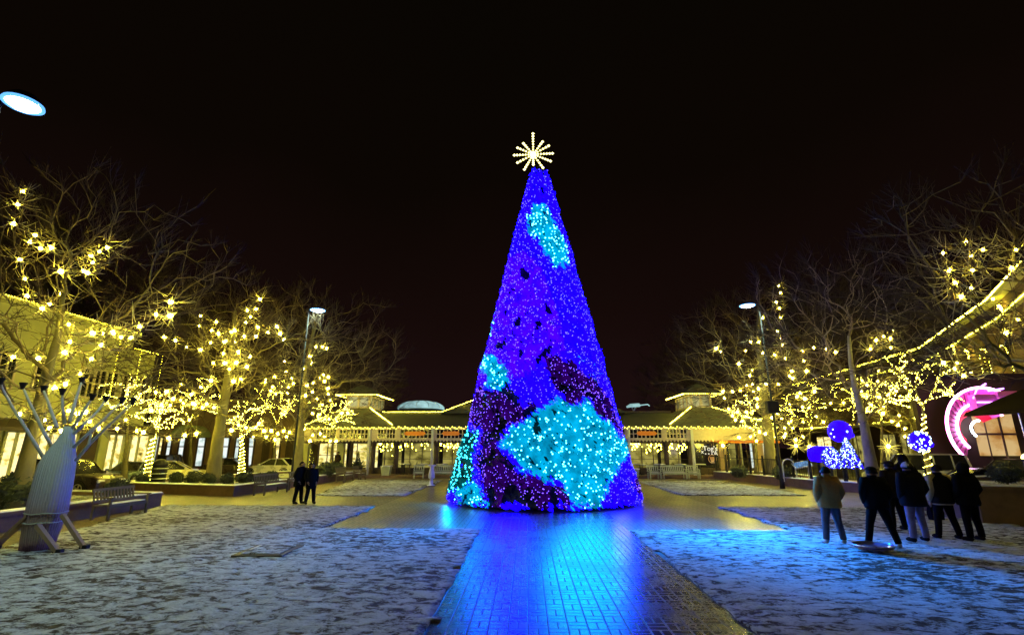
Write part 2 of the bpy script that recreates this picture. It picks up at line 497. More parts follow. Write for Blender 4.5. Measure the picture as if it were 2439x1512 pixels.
for k in range(15000):
    h = 1 - math.sqrt(rng.random() * .999); th = rng.uniform(0, 2 * math.pi); s_ = math.sin(th)
    r_ = region(s_, h, th)
    gap = mnoise.noise((math.cos(th) * 9 * (1.15 - h), math.sin(th) * 9 * (1.15 - h), h * 26 + 4))
    if gap > (.30 if r_ == 'indigo' else .42) or (r_ in ('cyan', 'teal') and rng.random() < .56) or (r_ == 'violet' and rng.random() < .30) or (r_ in ('blue', 'indigo') and rng.random() < .3): continue
    p = cone_pt(th, h, rng.uniform(.06, .16))
    rad = (rng.uniform(.022, .033) if r_ in ('cyan', 'teal') else rng.uniform(.011, .020)) * (1.0 + .4 * h)
    if len(single) < 100 and h < .30 and math.cos(th) > .35:
        single.append((p, rad * 1.1, r_))
    else:
        bulbs[r_].octa(p, rad)
for r_ in LED:
    tag(bloom_mb[r_].build('bloom', LED[r_][0], xt), kind='stuff')
    tag(bulbs[r_].build('light_net', LED[r_][1], xt), kind='stuff')
proto = {}
for p, rad, r_ in single:
    if r_ not in proto:
        b = MB(); b.ball((0, 0, 0), 1.0, 6, 4); proto[r_] = b.build('light_bulb', LED[r_][1], xt); o = proto[r_]
    else:
        o = proto[r_].copy(); COL.objects.link(o)
    o.location = p; o.scale = (rad,) * 3
# star on top: twelve arms of bulbs
sc_ = on_y(1270, 368, TY)
top = empty('star_topper'); top.parent = xt; top.location = (sc_.x - TX, 0, sc_.z)
arms = [(90, 61), (56, 44), (31, 47), (2, 50), (-25, 49), (-58, 46), (-90, 30), (-118, 49), (-150, 47), (-178, 49), (154, 45), (128, 41)]
pxm = .42 / 500 * 22.6 * 1.02
M['topper'] = glow('topper bulbs', (1.0, .90, .34), 4.5); M['topper_rod'] = glow('topper fringe glow', (1.0, .80, .10), .75)  # rods glow dim yellow as the fringe around their bulbs
for a, L in arms:
    b = MB(); L *= pxm; ca, sa = math.cos(R(a)), math.sin(R(a)); nbulb = max(5, int(L / .155))
    b.tube([(0, 0, 0), (ca * L, 0, sa * L)], .030, 5); ry_ = b.build('ray', M['topper_rod'], top); b = MB()
    for i in range(nbulb + 1):
        r_ = L * (.10 + .90 * i / nbulb); f_ = (.045 + .032 * (i / nbulb)); b.octa((ca * r_, -.035, sa * r_), f_)
    tag(b.build('bulbs', M['topper'], ry_), kind='stuff')
b = MB(); b.ball((0, 0, 0), .17, 10, 6); b.build('hub', M['topper'], top)
b = MB(); b.tube([(0, 0, apex - .4), (0, 0, sc_.z)], .04, 6); b.build('mast', M['black_metal'], xt)

# added soft lamps that stand in for the bulbs' light on path and lawn
def tree_wash(s_, h, size, pw, col, aim=None, spread=180):
    th = math.asin(s_); p = cone_pt(th, h, .34); d = Vector((math.sin(th), -math.cos(th), .05))
    if aim: d = Vector((aim[0] - TX, aim[1] - TY, 0)) - p
    L = bpy.data.lights.new('wash_lamp', 'AREA'); L.shape = 'DISK'; L.size = size; L.energy = pw; L.color = col; L.spread = R(spread)
    o = bpy.data.objects.new('wash_lamp', L); COL.objects.link(o); o.parent = xt; o.location = p; o.rotation_euler = d.to_track_quat('-Z', 'Y').to_euler()


tree_wash(.34, .15, 3.2, 300, (0.0, .23, 1.0)); tree_wash(.74, .36, 1.8, 720, (0.0, .22, 1.0), (5.3, 13.8), 42); tree_wash(-.78, .30, 1.6, 125, (0.0, .30, 1.0), (-3.6, 14.2), 52); tree_wash(-.55, .20, 1.8, 150, (.004, 0.0, 1.0)); tree_wash(-.1, .45, 1.8, 80, (.006, 0.0, 1.0))
tree_wash(-.34, .07, 1.6, 380, (.002, 0.0, 1.0)); tree_wash(.68, .06, 1.1, 300, (.01, 0.01, 1.0)); tree_wash(-.93, .04, 1.2, 120, (0.0, .34, 1.0))
# ------------------------------------------------------------------ bare trees
def grow(seed, trunk, r0, attract, bf=.45, wig=.10):
    """nodes reach out from the trunk line to each crown point in turn; returns positions, parents, radii"""
    rg = np.random.default_rng(seed)
    pos = []; par = []; plen = []; ndir = []
    tr = [Vector(p) for p in trunk]; step = .4
    for i in range(len(tr) - 1):
        d = tr[i + 1] - tr[i]; k = max(1, int(d.length / step))
        for j in range(k):
            p = tr[i] + d * (j / k)
            pos.append(tuple(p)); par.append(len(pos) - 2); ndir.append(tuple(d.normalized())); plen.append(0 if len(pos) == 1 else plen[-1] + d.length / k)
    pos.append(tuple(tr[-1])); par.append(len(pos) - 2); ndir.append(ndir[-1]); plen.append(plen[-1] + step)
    ntr = len(pos)
    z0 = trunk[0][2]; zt = trunk[-1][2]
    start = next((i for i in range(ntr) if pos[i][2] > z0 + .30 * (zt - z0)), ntr // 2)
    A = np.array(attract); axis = np.array(pos[:ntr])
    dist = np.array([np.min(np.linalg.norm(axis - a, axis=1)) for a in A])
    order = np.argsort(dist * (1 + .5 * rg.random(len(A))))
    # a few far points first, so that real limbs form
    far = [i for i in np.argsort(-dist)[:max(6, len(A) // 14)]]
    order = far + [i for i in order if i not in set(far)]
    cap = len(pos) + len(A) * 26
    P = np.zeros((cap, 3)); D = np.zeros((cap, 3)); PL = np.zeros(cap); PA = np.full(cap, -1)
    n = ntr; P[:n] = pos; D[:n] = ndir; PL[:n] = plen; PA[:n] = par
    leaf = []
    for i in order:
        a = A[i]
        v = a - P[start:n]; d = np.linalg.norm(v, axis=1) + 1e-6
        ang = (v * D[start:n]).sum(1) / d
        cost = d * (1 + .55 * np.clip(.35 - ang, 0, 2)) + bf * PL[start:n] + np.clip(P[start:n, 2] - a[2] - .2 * d, 0, 9) * .5
        j = start + int(np.argmin(cost)); p0 = P[j]; L = float(d[j - start])
        if L < .12: leaf.append(j); continue
        k = max(2, int(L / .32)); ctrl = p0 + D[j] * L * .38 + np.array([0, 0, .07 * L])
        prev = j; off = rg.normal(0, wig, 3)
        for q in range(1, k + 1):
            t_ = q / k
            p = (1 - t_) ** 2 * p0 + 2 * t_ * (1 - t_) * ctrl + t_ * t_ * a
            if q < k: off = off * .6 + rg.normal(0, wig * min(1, L / 2.5), 3); p = p + off
            P[n] = p; w = p - P[prev]; D[n] = w / (np.linalg.norm(w) + 1e-9); PL[n] = PL[prev] + np.linalg.norm(w); PA[n] = prev
            prev = n; n += 1
        leaf.append(prev)
    P, D, PA = P[:n], D[:n], PA[:n]
    e = 2.35; acc = np.zeros(n); rad = np.zeros(n); kids = [[] for _ in range(n)]
    for i in range(n - 1, -1, -1):
        r = max(acc[i], .009 ** e); rad[i] = r ** (1 / e)
        if PA[i] >= 0: acc[PA[i]] += r; kids[PA[i]].append(i)
    rad = rad * min(1.35, r0 / rad[0]) if rad[0] > 0 else rad
    rad = np.maximum(rad, .008)
    for i in range(ntr): rad[i] = max(rad[i], r0 * (1 - .80 * i / ntr))
    for i in range(min(5, ntr)): rad[i] *= 1 + .22 * (1 - i / 5) ** 2       # root flare
    return P, D, PA, rad, kids, ntr, leaf


def chains(PA, rad, kids, roots):
    out = []; st = list(roots)
    while st:
        prev, i = st.pop(); ch = [prev, i] if prev >= 0 else [i]
        while kids[i]:
            k = max(kids[i], key=lambda c: rad[c])
            for c in kids[i]:
                if c != k: st.append((i, c))
            ch.append(k); i = k
        out.append(ch)
    return out


def tree(name, label, seed, trunk, r0, attract, bark, ntwig=900, twig_len=.75, group=None, twig_mat=None, limb_mat=None, near=(), bf=.45, cat='tree'):
    P, D, PA, rad, kids, ntr, leaf = grow(seed, trunk, r0, attract, bf)
    rg = random.Random(seed)
    root = empty(name, trunk[0], label=label, cat=cat, group=group); base = Vector(trunk[0])
    b = MB(); b.tube([Vector(P[i]) - base for i in range(ntr)], [rad[i] for i in range(ntr)], 10)
    b.build('trunk', bark, root, smooth=True)
    roots = []
    for i in range(ntr):
        for c in kids[i]:
            if c >= ntr: roots.append((i, c))
    b = MB()
    for ch in chains(PA, rad, kids, roots):
        pts = [Vector(P[i]) - base for i in ch]; rr = [rad[i] for i in ch]
        rr[0] = min(rr[0], rr[1] * 1.25)
        mx = rr[1]
        b.tube(pts, rr, 7 if mx > .09 else 5 if mx > .035 else 3, cap=False)
    b.build('limbs', limb_mat or M['limb'], root, smooth=True)
    b = MB(); n = len(P); cand = [i for i in range(ntr, n) if rad[i] < .05] or list(range(ntr, n))
    cen = sum((Vector(P[i]) for i in cand), Vector()) / len(cand)
    for k in range(ntwig):
        i = rg.choice(cand) if rg.random() < .55 else rg.choice(leaf)
        p = Vector(P[i]); out = (p - cen).normalized()
        d = (Vector(D[i]) * .7 + out * .6 + Vector((rg.uniform(-1, 1), rg.uniform(-1, 1), rg.uniform(-.5, 1.0))) * .75).normalized()
        L = twig_len * rg.uniform(.45, 1.35); bend = Vector((rg.uniform(-1, 1), rg.uniform(-1, 1), rg.uniform(-.2, .9))) * .28 * L
        q1 = p + d * L * .5 + bend * .3; q2 = p + d * L + bend
        b.tube([p - base, q1 - base, q2 - base], [.0105, .008, .004], 3, cap=False)
        if rg.random() < .7:
            q3 = q1 + (d * .5 + Vector((rg.uniform(-1, 1), rg.uniform(-1, 1), rg.uniform(-.3, .8))) * .7) * L * .5
            b.tube([q1 - base, q3 - base], [.007, .004], 3, cap=False)
    b.build('twigs', twig_mat or M['twig'], root)
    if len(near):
        b = MB()  # loose pale twigs added round each lantern as its halo
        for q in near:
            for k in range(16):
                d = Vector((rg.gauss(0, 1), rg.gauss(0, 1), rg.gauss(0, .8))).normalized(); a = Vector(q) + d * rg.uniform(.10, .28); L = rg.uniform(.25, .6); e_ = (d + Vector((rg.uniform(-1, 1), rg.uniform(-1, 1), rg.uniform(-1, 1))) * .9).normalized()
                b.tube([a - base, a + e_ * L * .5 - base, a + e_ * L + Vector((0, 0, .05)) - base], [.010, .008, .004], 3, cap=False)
        tag(b.build('halo_twigs', M['halo_twig'], root), kind='stuff')
    return root, P[leaf], P


def crown(seed, c, rad, n, lo=-.75, shell=.5, gap=.25):
    rg = random.Random(seed); out = []
    while len(out) < n:
        d = Vector((rg.gauss(0, 1), rg.gauss(0, 1), rg.gauss(0, 1))).normalized()
        if d.z < lo: continue
        k = rg.uniform(shell, 1) if rg.random() < .7 else rg.uniform(.15, 1)
        k *= 1 + .22 * mnoise.noise(d * 2.3 + Vector((seed, 0, 0)))
        p = Vector((c[0] + d.x * rad[0] * k, c[1] + d.y * rad[1] * k, c[2] + d.z * rad[2] * k))
        if mnoise.noise(p * .55 + Vector((seed * 1.7, 0, 0))) < -gap: continue
        out.append(tuple(p))
    return out


# star lanterns ---------------------------------------------------------------
_sb = MB(); _sb.star((0, 0, 0), 1.0, .27); star_mesh = None


def star_at(p, r, label, group):
    global star_mesh
    if star_mesh is None:
        o = _sb.build('star_lantern', [M['star'], M['star_spike']]); star_mesh = o.data
        for f in star_mesh.polygons: f.material_index = 0 if max((star_mesh.vertices[i].co.length for i in f.vertices)) < .36 else 1
    else:
        o = bpy.data.objects.new('star_lantern', star_mesh); COL.objects.link(o)
    o.location = p; o.scale = (r,) * 3
    o.rotation_euler = (rng.uniform(-.5, .5), rng.uniform(-.8, .8), rng.uniform(0, 1.57))
    return tag(o, label, 'star lantern', group)


def Z(off, sc, pts):                      # survey notes taken on enlargements of the plan
    return [((off[0] + x / sc) * .9527, (off[1] + y / sc) * .9527) for x, y in pts]


z1 = lambda *p: Z((0, 400), 3.023, p)
z2 = lambda *p: Z((0, 850), 2.748, p)
z3 = lambda *p: Z((600, 850), 2.748, p)
z4 = lambda *p: Z((1400, 850), 2.748, p)
z5 = lambda *p: Z((1920, 850), 2.748, p)
z6 = lambda *p: Z((1920, 450), 3.023, p)
z8 = lambda *p: Z((560, 600), 3.78, p)
zl = lambda *p: Z((1820, 700), 3.15, p)

star_px = {
 'near_left': z1((170,235),(135,335),(100,480),(265,565),(225,615),(305,665),(385,660),(150,750),(690,720),(700,770),(755,690),(810,660),(460,840),(630,835),(660,850),(190,895),(465,1010),(205,1025),(320,1120),(375,1085),(520,1240),(1180,1165),(1285,1175),(1055,1255),(1290,1070),(530,1370),(490,1450),(700,1305),(780,1310),(855,1300),(915,1335),(990,1340),(765,1395),(100,1485),(290,1495),(690,1500)) +
   z2((550,230),(375,325),(450,300),(285,300),(135,505),(470,480),(530,500),(585,490),(305,545),(340,600),(420,620),(520,570),(615,555),(680,605),(805,605)),
 'left': z1((1515,1175),(1635,1220),(1510,1250),(1600,1285),(1650,1310),(1240,1335),(1325,1360),(1590,1375),(1410,1410),(1515,1430)) +
   z2((1450,15),(1540,10),(1380,65),(1535,90),(1465,155),(1545,155),(1575,195),(1620,155),(1640,85),(1695,180),(1660,265),(1605,280),(1450,275),(1245,305),(1380,320),(1315,370),(1190,400),(1240,410),(1260,430),(1325,430),(1340,440),(1420,435),(1390,460),(1470,460),(1070,355),(1145,350),(1170,445),(1110,440),(1040,480),(1300,545),(1160,670),(1270,650),(1350,640),(1590,615),(1690,600),(1640,580),(940,620),(985,630),(865,545)) +
   z8((340,555),(300,645),(220,660),(250,720),(205,775),(320,820),(415,870),(500,815),(530,880),(565,935),(305,905),(190,905),(70,865),(100,850),(20,950),(110,960),(135,1050),(250,1100),(20,1160),(120,1150),(215,1195),(50,1215),(90,1330),(160,1310)),
 'mid_left': z8((575,1140),(585,1240),(480,1290),(390,1310),(640,1300),(390,1340),(460,1380),(440,1420),(545,1385),(605,1385),(655,1350),(600,1440),(490,1450),(755,1215),(825,1155),(815,1090),(870,1005),(930,1005),(970,1020),(845,1350),(785,1370),(835,1430),(770,1465),(940,1270),(985,1290),(900,1300),(950,1330),(980,1400),(985,1450),(880,1495)) +
   z3((565,440),(620,410),(500,500),(700,500),(740,495),(610,540),(165,620),(215,620),(260,640),(300,620),(340,630),(240,680),(180,660),(320,660),(400,680),(440,610),(500,650),(550,640),(580,660),(620,690),(660,690),(480,690),(90,660),(130,570),(40,600),(110,590)),
 'right': z4((1075,55),(1105,75),(1230,160),(1275,70),(1310,10),(1365,10),(1395,85),(1380,120),(1370,170),(1320,205),(1305,240),(1405,250),(1475,100),(1550,125),(1525,30),(1670,70),(1675,140),(1595,210),(1700,210),(1600,260),(1580,245),(1500,300),(1320,300),(1285,310),(1330,350),(1365,330),(1415,300),(1415,355),(1355,400),(1355,455),(1120,350),(1185,350),(1240,340),(1130,395),(1160,470),(1220,490),(1280,490),(1185,515),(1205,545),(1250,555),(1490,500),(1455,530),(1525,535),(1570,570),(1600,600),(1545,600),(1370,625),(1410,640),(1480,660),(1435,680),(1540,660),(1650,360),(1680,400),(1665,455),(1710,460),(1230,665),(1350,690),(1310,660),(1590,555),(1620,680)) +
   zl((400,45),(415,95),(380,170),(405,220),(415,290),(390,400),(415,450),(425,505),(370,590),(450,615),(275,295)),
 'plane': z5((315,50),(400,60),(465,80),(700,60),(680,305),(755,280),(640,350),(765,390),(710,440),(790,455),(790,500),(845,45),(265,210),(320,350)) + z6((770,1275),(820,1210),(875,1180),(925,1195),(945,1135),(930,1265)),
 'far_right': z5((760,210),(830,260),(830,375),(880,345),(840,420),(910,215),(980,195),(960,230),(970,300),(945,320),(1090,285),(1095,350),(1205,155),(1300,150),(1285,190),(1340,240),(1395,220),(1275,230),(1320,310),(1290,355),(1455,300),(1530,270),(1115,490),(1015,535),(900,515),(900,560),(850,555),(780,555),(940,605),(895,580),(940,660),(430,430),(520,430),(200,385),(260,400),(150,440),(330,520),(240,560),(380,560),(300,600),(120,640),(240,660)),
 'near_right': z6((1325,550),(1495,465),(1535,570),(1625,525),(1370,680),(1545,680),(1415,775),(1535,815),(1460,880),(1700,895),(1840,660),(1875,525),(1890,1050),(1800,1150),(1325,1380),(1430,1380),(1415,1420),(1480,1475)),
}
M['bark_mid'] = mat('brown grey branch bark', (.26, .20, .13), .9, .4, 4, .4)
spec = {
 # key: (trunk base, fork, top, r0, crown centre offset & radii, label bits)
 'near_left': dict(y=15.5, tr=[(48, 1165), (78, 1040), (108, 900), (138, 800), (150, 700)], r0=.25, c=(110, 700), r=(6.4, 4.6, 4.6), n=330, tw=2600, bark='bark',
      lab='large bare tree behind the pale wrapped sculpture, taller than the olive building', where='bare tree behind the pale wrapped sculpture', sr=.24),
 'left': dict(y=27.5, tr=[(507, 1140), (520, 1040), (538, 930), (552, 830), (560, 740)], r0=.36, c=(540, 850), r=(7.6, 5.0, 5.2), n=380, tw=3000, bark='bark',
      lab='bare tree with a mottled trunk in the planted bed behind the row of round shrubs', where='bare tree behind the row of round shrubs', sr=.27),
 'mid_left': dict(y=32.5, tr=[(708, 1120), (716, 1010), (728, 900), (742, 810), (758, 740)], r0=.33, c=(752, 880), r=(6.2, 4.6, 5.2), n=380, tw=3000, bark='bark',
      lab='bare tree standing beside the slim lamp post, behind the embracing couple', where='bare tree behind the embracing couple', sr=.25),
 'right': dict(y=33.0, tr=[(1836, 1110), (1826, 1000), (1814, 890), (1806, 800), (1808, 720)], r0=.36, c=(1800, 880), r=(6.4, 4.6, 5.6), n=380, tw=3000, bark='bark',
      lab='bare tree beside the second tall lamp post, in front of the shops with orange awnings', where='bare tree in front of the shops with orange awnings', sr=.25),
 'plane': dict(y=23.0, tr=[(2078, 1120), (2058, 1010), (2036, 920), (2026, 860), (2022, 800)], r0=.27, c=(2015, 790), r=(5.0, 4.0, 4.6), n=330, tw=2400, bark='bark_pale',
      lab='pale smooth trunked bare tree rising behind the group of people', where='pale trunked tree behind the group of people', sr=.19),
 'far_right': dict(y=36.0, tr=[(2180, 1110), (2176, 1010), (2168, 930), (2160, 860), (2150, 800)], r0=.30, c=(2140, 930), r=(9.0, 5.0, 5.0), n=380, tw=2200, bark='bark',
      lab='wide bare tree across the street, in front of the shops before the pink arch', where='wide bare tree across the street near the pink arch', sr=.26),
 'near_right': dict(y=13.5, tr=[(2560, 1180), (2540, 1040), (2510, 900), (2480, 780), (2450, 660)], r0=.20, c=(2430, 690), r=(4.2, 3.6, 3.6), n=280, tw=2200, bark='bark',
      lab='near bare tree whose branches reach in over the raised stone planter', where='near tree overhanging the raised stone planter', sr=.17),
}
for k, s in spec.items():
    y = s['y']; tr = [on_y(u, v, y) for u, v in s['tr']]; tr[0].z = .3 if k not in ('far_right',) else -.1
    c = on_y(*s['c'], y); rg = random.Random(hash(k) % 1000 if False else len(k) * 17)
    at = crown(len(k) * 3 + 1, c, s['r'], s['n'])
    sp_ = []
    for u, v in star_px[k]:
        p0 = on_y(u, v, y); fx = min(1, abs(p0.x - c.x) / s['r'][0]); fz = min(1, abs(p0.z - c.z) / s['r'][2])
        dy = rg.uniform(-.75, .55) * s['r'][1] * math.sqrt(max(.05, 1 - .8 * max(fx, fz) ** 2))
        p = on_y(u, v, y + dy)
        if p.z > 1.9: sp_.append(p)
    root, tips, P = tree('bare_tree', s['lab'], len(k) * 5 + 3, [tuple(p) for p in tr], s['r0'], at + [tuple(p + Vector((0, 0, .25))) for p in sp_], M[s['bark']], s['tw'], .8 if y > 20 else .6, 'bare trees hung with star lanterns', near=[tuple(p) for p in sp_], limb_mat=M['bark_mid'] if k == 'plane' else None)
    for p in sp_:
        star_at(p, s['sr'] * .74 * rng.uniform(.7, 1.2), 'white star lantern hanging in the %s' % s['where'], 'star lanterns in the %s' % s['where'])

# unlit trees behind -----------------------------------------------------------
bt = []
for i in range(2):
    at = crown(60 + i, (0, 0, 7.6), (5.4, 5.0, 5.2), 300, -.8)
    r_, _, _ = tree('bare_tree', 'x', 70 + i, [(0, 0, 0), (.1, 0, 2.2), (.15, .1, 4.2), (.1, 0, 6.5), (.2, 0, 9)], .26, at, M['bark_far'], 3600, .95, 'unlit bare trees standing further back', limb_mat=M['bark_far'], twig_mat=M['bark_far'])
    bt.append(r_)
far_spots = [  # u, v of the crown top, depth, crown height scale
    (250, 455, 41, 'dark bare tree reaching highest above the olive building'),
    (60, 500, 39, 'dark bare tree over the roof edge behind the largest bare tree'),
    (420, 640, 46, 'dark bare tree between the olive building and the mottled trunk'),
    (640, 655, 40, 'dark bare tree seen between the two lantern hung trees'),
    (860, 790, 44, 'dark bare tree behind the left roof lantern of the market hall'),
    (1640, 770, 46, 'dark bare tree behind the right roof lantern of the market hall'),
    (1930, 640, 40, 'dark bare tree behind the second tall lamp post'),
    (2130, 620, 62, 'dark bare tree above the roof string of the curved building'),
    (2330, 540, 48, 'dark bare tree rising highest above the curved building'),
    (1760, 690, 42, 'dark bare tree with thin upright twigs beside the second lamp head'),
]
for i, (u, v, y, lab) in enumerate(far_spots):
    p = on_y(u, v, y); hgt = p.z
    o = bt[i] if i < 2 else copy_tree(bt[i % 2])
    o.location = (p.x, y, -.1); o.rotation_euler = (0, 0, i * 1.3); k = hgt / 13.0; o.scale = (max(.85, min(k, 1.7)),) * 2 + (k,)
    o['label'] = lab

# small trees wound with micro lights ------------------------------------------
def wound_tree(y, pts, spread, seed, lab, lab2, nb=26, r0=.16, wind=True):
    tr = [on_y(u, v, y) for u, v in pts]; tr[0].z = .35
    c = tr[-1] + Vector((0, 0, spread * .55))
    at = crown(seed, c, (spread, spread * .8, spread * .8), nb, -.5, .6, 9)
    P, D, PA, rad, kids, ntr, leaf = grow(seed, [tuple(p) for p in tr], r0, at, .3, .06)
    root = empty('small_tree', tr[0], label=lab, cat='tree', group='small ornamental trees'); base = tr[0]
    b = MB(); b.tube([Vector(P[i]) - base for i in range(ntr)], [rad[i] for i in range(ntr)], 8); b.build('trunk', M['bark'], root, smooth=True)
    roots = [(i, q) for i in range(ntr) for q in kids[i] if q >= ntr]
    b = MB(); lights = MB(); rg = random.Random(seed)
    chs = chains(PA, rad, kids, roots)
    for ch in chs: b.tube([Vector(P[i]) - base for i in ch], [max(.012, rad[i]) for i in ch], 4, cap=False)
    b.build('limbs', M['bark'], root, smooth=True)
    # trunk winding: a helix of bulbs on a wire, then along the branches
    tp = [Vector(P[i]) for i in range(ntr)]; wirepts = []
    N = 170
    for i in range(N):
        f = i / (N - 1) * (ntr - 1); a = int(min(f, ntr - 2)); p = tp[a].lerp(tp[a + 1], f - a); r = rad[a] + .03
        th = i * .42; q = p + Vector((math.cos(th) * r, math.sin(th) * r, 0)); wirepts.append(q)
        if wind: lights.octa(q, rg.uniform(.013, .024))
    wb = MB(); wb.tube(wirepts, .006, 3)
    for ch in chs:
        for i, j in zip(ch, ch[1:]):
            a, c_ = Vector(P[i]), Vector(P[j]); nseg = max(1, int((c_ - a).length / .07))
            for q in range(nseg):
                p = a.lerp(c_, q / nseg) + Vector((rg.uniform(-1, 1), rg.uniform(-1, 1), rg.uniform(-1, 1))) * .05
                lights.octa(p, rg.uniform(.012, .022))
    wo = wb.build('string_lights', M['wire']); tag(wo, lab2, 'string lights', 'micro lights wound round small trees')
    lo = lights.build('bulbs', M['micro'], wo); tag(lo, kind='stuff')
    return root


wound_tree(27.0, [(352, 1140), (356, 1085), (366, 1040)], 1.5, 11, 'small tree wound with tiny lights beside the oncoming headlight', 'tiny lights wound up the small tree beside the oncoming headlight', 30)
wound_tree(35.0, [(576, 1120), (577, 1070), (574, 1035)], 1.9, 12, 'small tree wound with tiny lights beside the white parked car', 'tiny lights wound up the small tree beside the white parked car', 34)
wound_tree(27.5, [(2210, 1112), (2203, 1060), (2200, 985)], 2.6, 13, 'small tree wound with tiny lights before the pink arch', 'tiny lights wound up the small tree before the pink arch', 46)
wound_tree(42.0, [(1925, 1085), (1928, 1050), (1930, 1010)], 3.0, 14, 'small tree wound with tiny lights behind the arched kiosk', 'tiny lights wound up the small tree behind the arched kiosk', 46, wind=False)
wound_tree(42.0, [(2030, 1085), (2030, 1040), (2030, 1000)], 3.0, 15, 'small tree wound with tiny lights behind the blue light ball', 'tiny lights wound up the small tree behind the blue light ball', 46, wind=False)
wound_tree(41.0, [(655, 1100), (655, 1055), (655, 1015)], 3.0, 16, 'small tree wound with tiny lights behind the wooden bench', 'tiny lights wound up the small tree behind the wooden bench', 46, wind=False)
wound_tree(30.0, [(300, 1110), (302, 1060), (305, 1010)], 2.4, 18, 'small tree wound with tiny lights behind the white branches of the sculpture', 'tiny lights wound up the small tree behind the white sculpture branches', 50, wind=False)
wound_tree(36.5, [(790, 1110), (792, 1060), (795, 1020)], 1.8, 19, 'small tree wound with tiny lights by the left corner of the market hall', 'tiny lights wound up the small tree by the left hall corner', 40, wind=False)
wound_tree(35.5, [(1800, 1110), (1800, 1060), (1800, 1020)], 2.0, 20, 'small tree wound with tiny lights by the orange awnings', 'tiny lights wound up the small tree by the orange awnings', 40, wind=False)
wound_tree(33.0, [(2100, 1110), (2100, 1050), (2100, 1000)], 2.4, 21, 'small tree wound with tiny lights right behind the pale trunk', 'tiny lights wound up the small tree right behind the pale trunk', 46, wind=False)
wound_tree(40.0, [(455, 1100), (455, 1050), (455, 1005)], 3.0, 17, 'small tree wound with tiny lights before the arched shop entrance', 'tiny lights wound up the small tree before the arched shop entrance', 46, wind=False)
# ------------------------------------------------------------------ market hall behind the tree
M['cream'] = mat('cream painted timber', (.55, .46, .30), .55, .15, 6, .15)
M['shingle'] = mat('olive shingles', (.12, .12, .07), .85, .4, 7, .5, stretch=(1, 2.5, 2.5))
M['dark_wood'] = mat('dark stained timber', (.06, .038, .026), .6, .3, 6, .2)
M['brick_dark'] = mat('brown brick', (.12, .07, .045), .85, .35, 5, .4)
M['orange_sign'] = mat('orange sign board', (.85, .27, .02), .5, .08, 5, .05)
M['tan_wall'] = mat('tan plaster', (.52, .38, .19), .7, .12, 4, .2)
M['olive_wall'] = mat('olive rendered wall', (.46, .455, .19), .85, .18, 1.2, .3)
M['brown_wall'] = mat('brown shop wall', (.20, .135, .08), .8, .25, 2, .3)


def interior_mat(name, c1, c2, c3, strength, su, sv):
    """a lit shop seen through its window: shelves, walls and goods of different brightness, all lit from inside"""
    m, t, p = new_mat(name)
    co = t.coord('Object', (su, su, sv))
    br = t.n('ShaderNodeTexVoronoi', distance='MANHATTAN'); br.inputs['Scale'].default_value = 1.0
    t.L.new(co, br.inputs['Vector'])
    nz = t.noise(co, 1.6, 4, .7)
    f = t.m('ADD', t.m('MULTIPLY', nz, .9), t.m('MULTIPLY', t.m('SUBTRACT', br.outputs['Distance'], .35), .35))
    col = t.ramp(f, [(.30, c1), (.48, c2), (.66, c3)])
    t.L.new(col, p.inputs['Emission Color']); p.inputs['Emission Strength'].default_value = strength
    p.inputs['Base Color'].default_value = (.05, .04, .03, 1); p.inputs['Roughness'].default_value = .8
    return m


M['in_yellow'] = interior_mat('yellow lit shop interior', (.12, .08, .01), (.80, .62, .10), (1.5, 1.25, .55), 1.0, 1.4, 2.6)
M['in_olive'] = interior_mat('dim lit hall interior', (.015, .010, .004), (.16, .135, .025), (.42, .36, .09), .9, 1.1, 1.3)
M['in_white'] = interior_mat('cool lit shop interior', (.10, .14, .13), (.62, .78, .74), (1.0, 1.1, 1.05), .9, 1.0, 1.2)
M['in_orange'] = interior_mat('orange lit interior', (.45, .17, .03), (.80, .42, .10), (1.0, .68, .28), .62, .7, .9)
mg, t, p = new_mat('window glass'); t.N.remove(p)
tr_ = t.n('ShaderNodeBsdfTransparent'); tr_.inputs[0].default_value = (.9, .92, .88, 1); gl = t.n('ShaderNodeBsdfGlossy'); gl.inputs['Roughness'].default_value = .06
fr = t.n('ShaderNodeFresnel'); fr.inputs[0].default_value = 1.5; mx = t.n('ShaderNodeMixShader')
t.L.new(fr.outputs[0], mx.inputs[0]); t.L.new(tr_.outputs[0], mx.inputs[1]); t.L.new(gl.outputs[0], mx.inputs[2])
t.L.new(mx.outputs[0], t.N['Material Output'].inputs[0]); M['pane'] = mg

YE, YW = 39.0, 40.7
hall = empty('market_hall', (0, YE, 0), label='long low market hall with lit eaves, twin roof lanterns and orange signs', cat='building')
hp = lambda b, n, m, **k: (lambda o: (setattr(o, 'location', (0, -YE, 0)), o)[1])(b.build(n, m, hall, **k))
hx = lambda u, y=YE: on_y(u, 1040, y).x
hz = lambda v, y=YE: on_y(1000, v, y).z
XL, XR = hx(716), hx(1852); ZE = hz(1017); ZF = hz(1046); ZW = hz(1054)
b = MB(); b.box(XL, XR, 38.0, 50, -.1, .16); hp(b, 'terrace', M['stone'])
b = MB(); b.box(XL, XR, 37.6, 38.0, -.1, .08); hp(b, 'step', M['stone'])
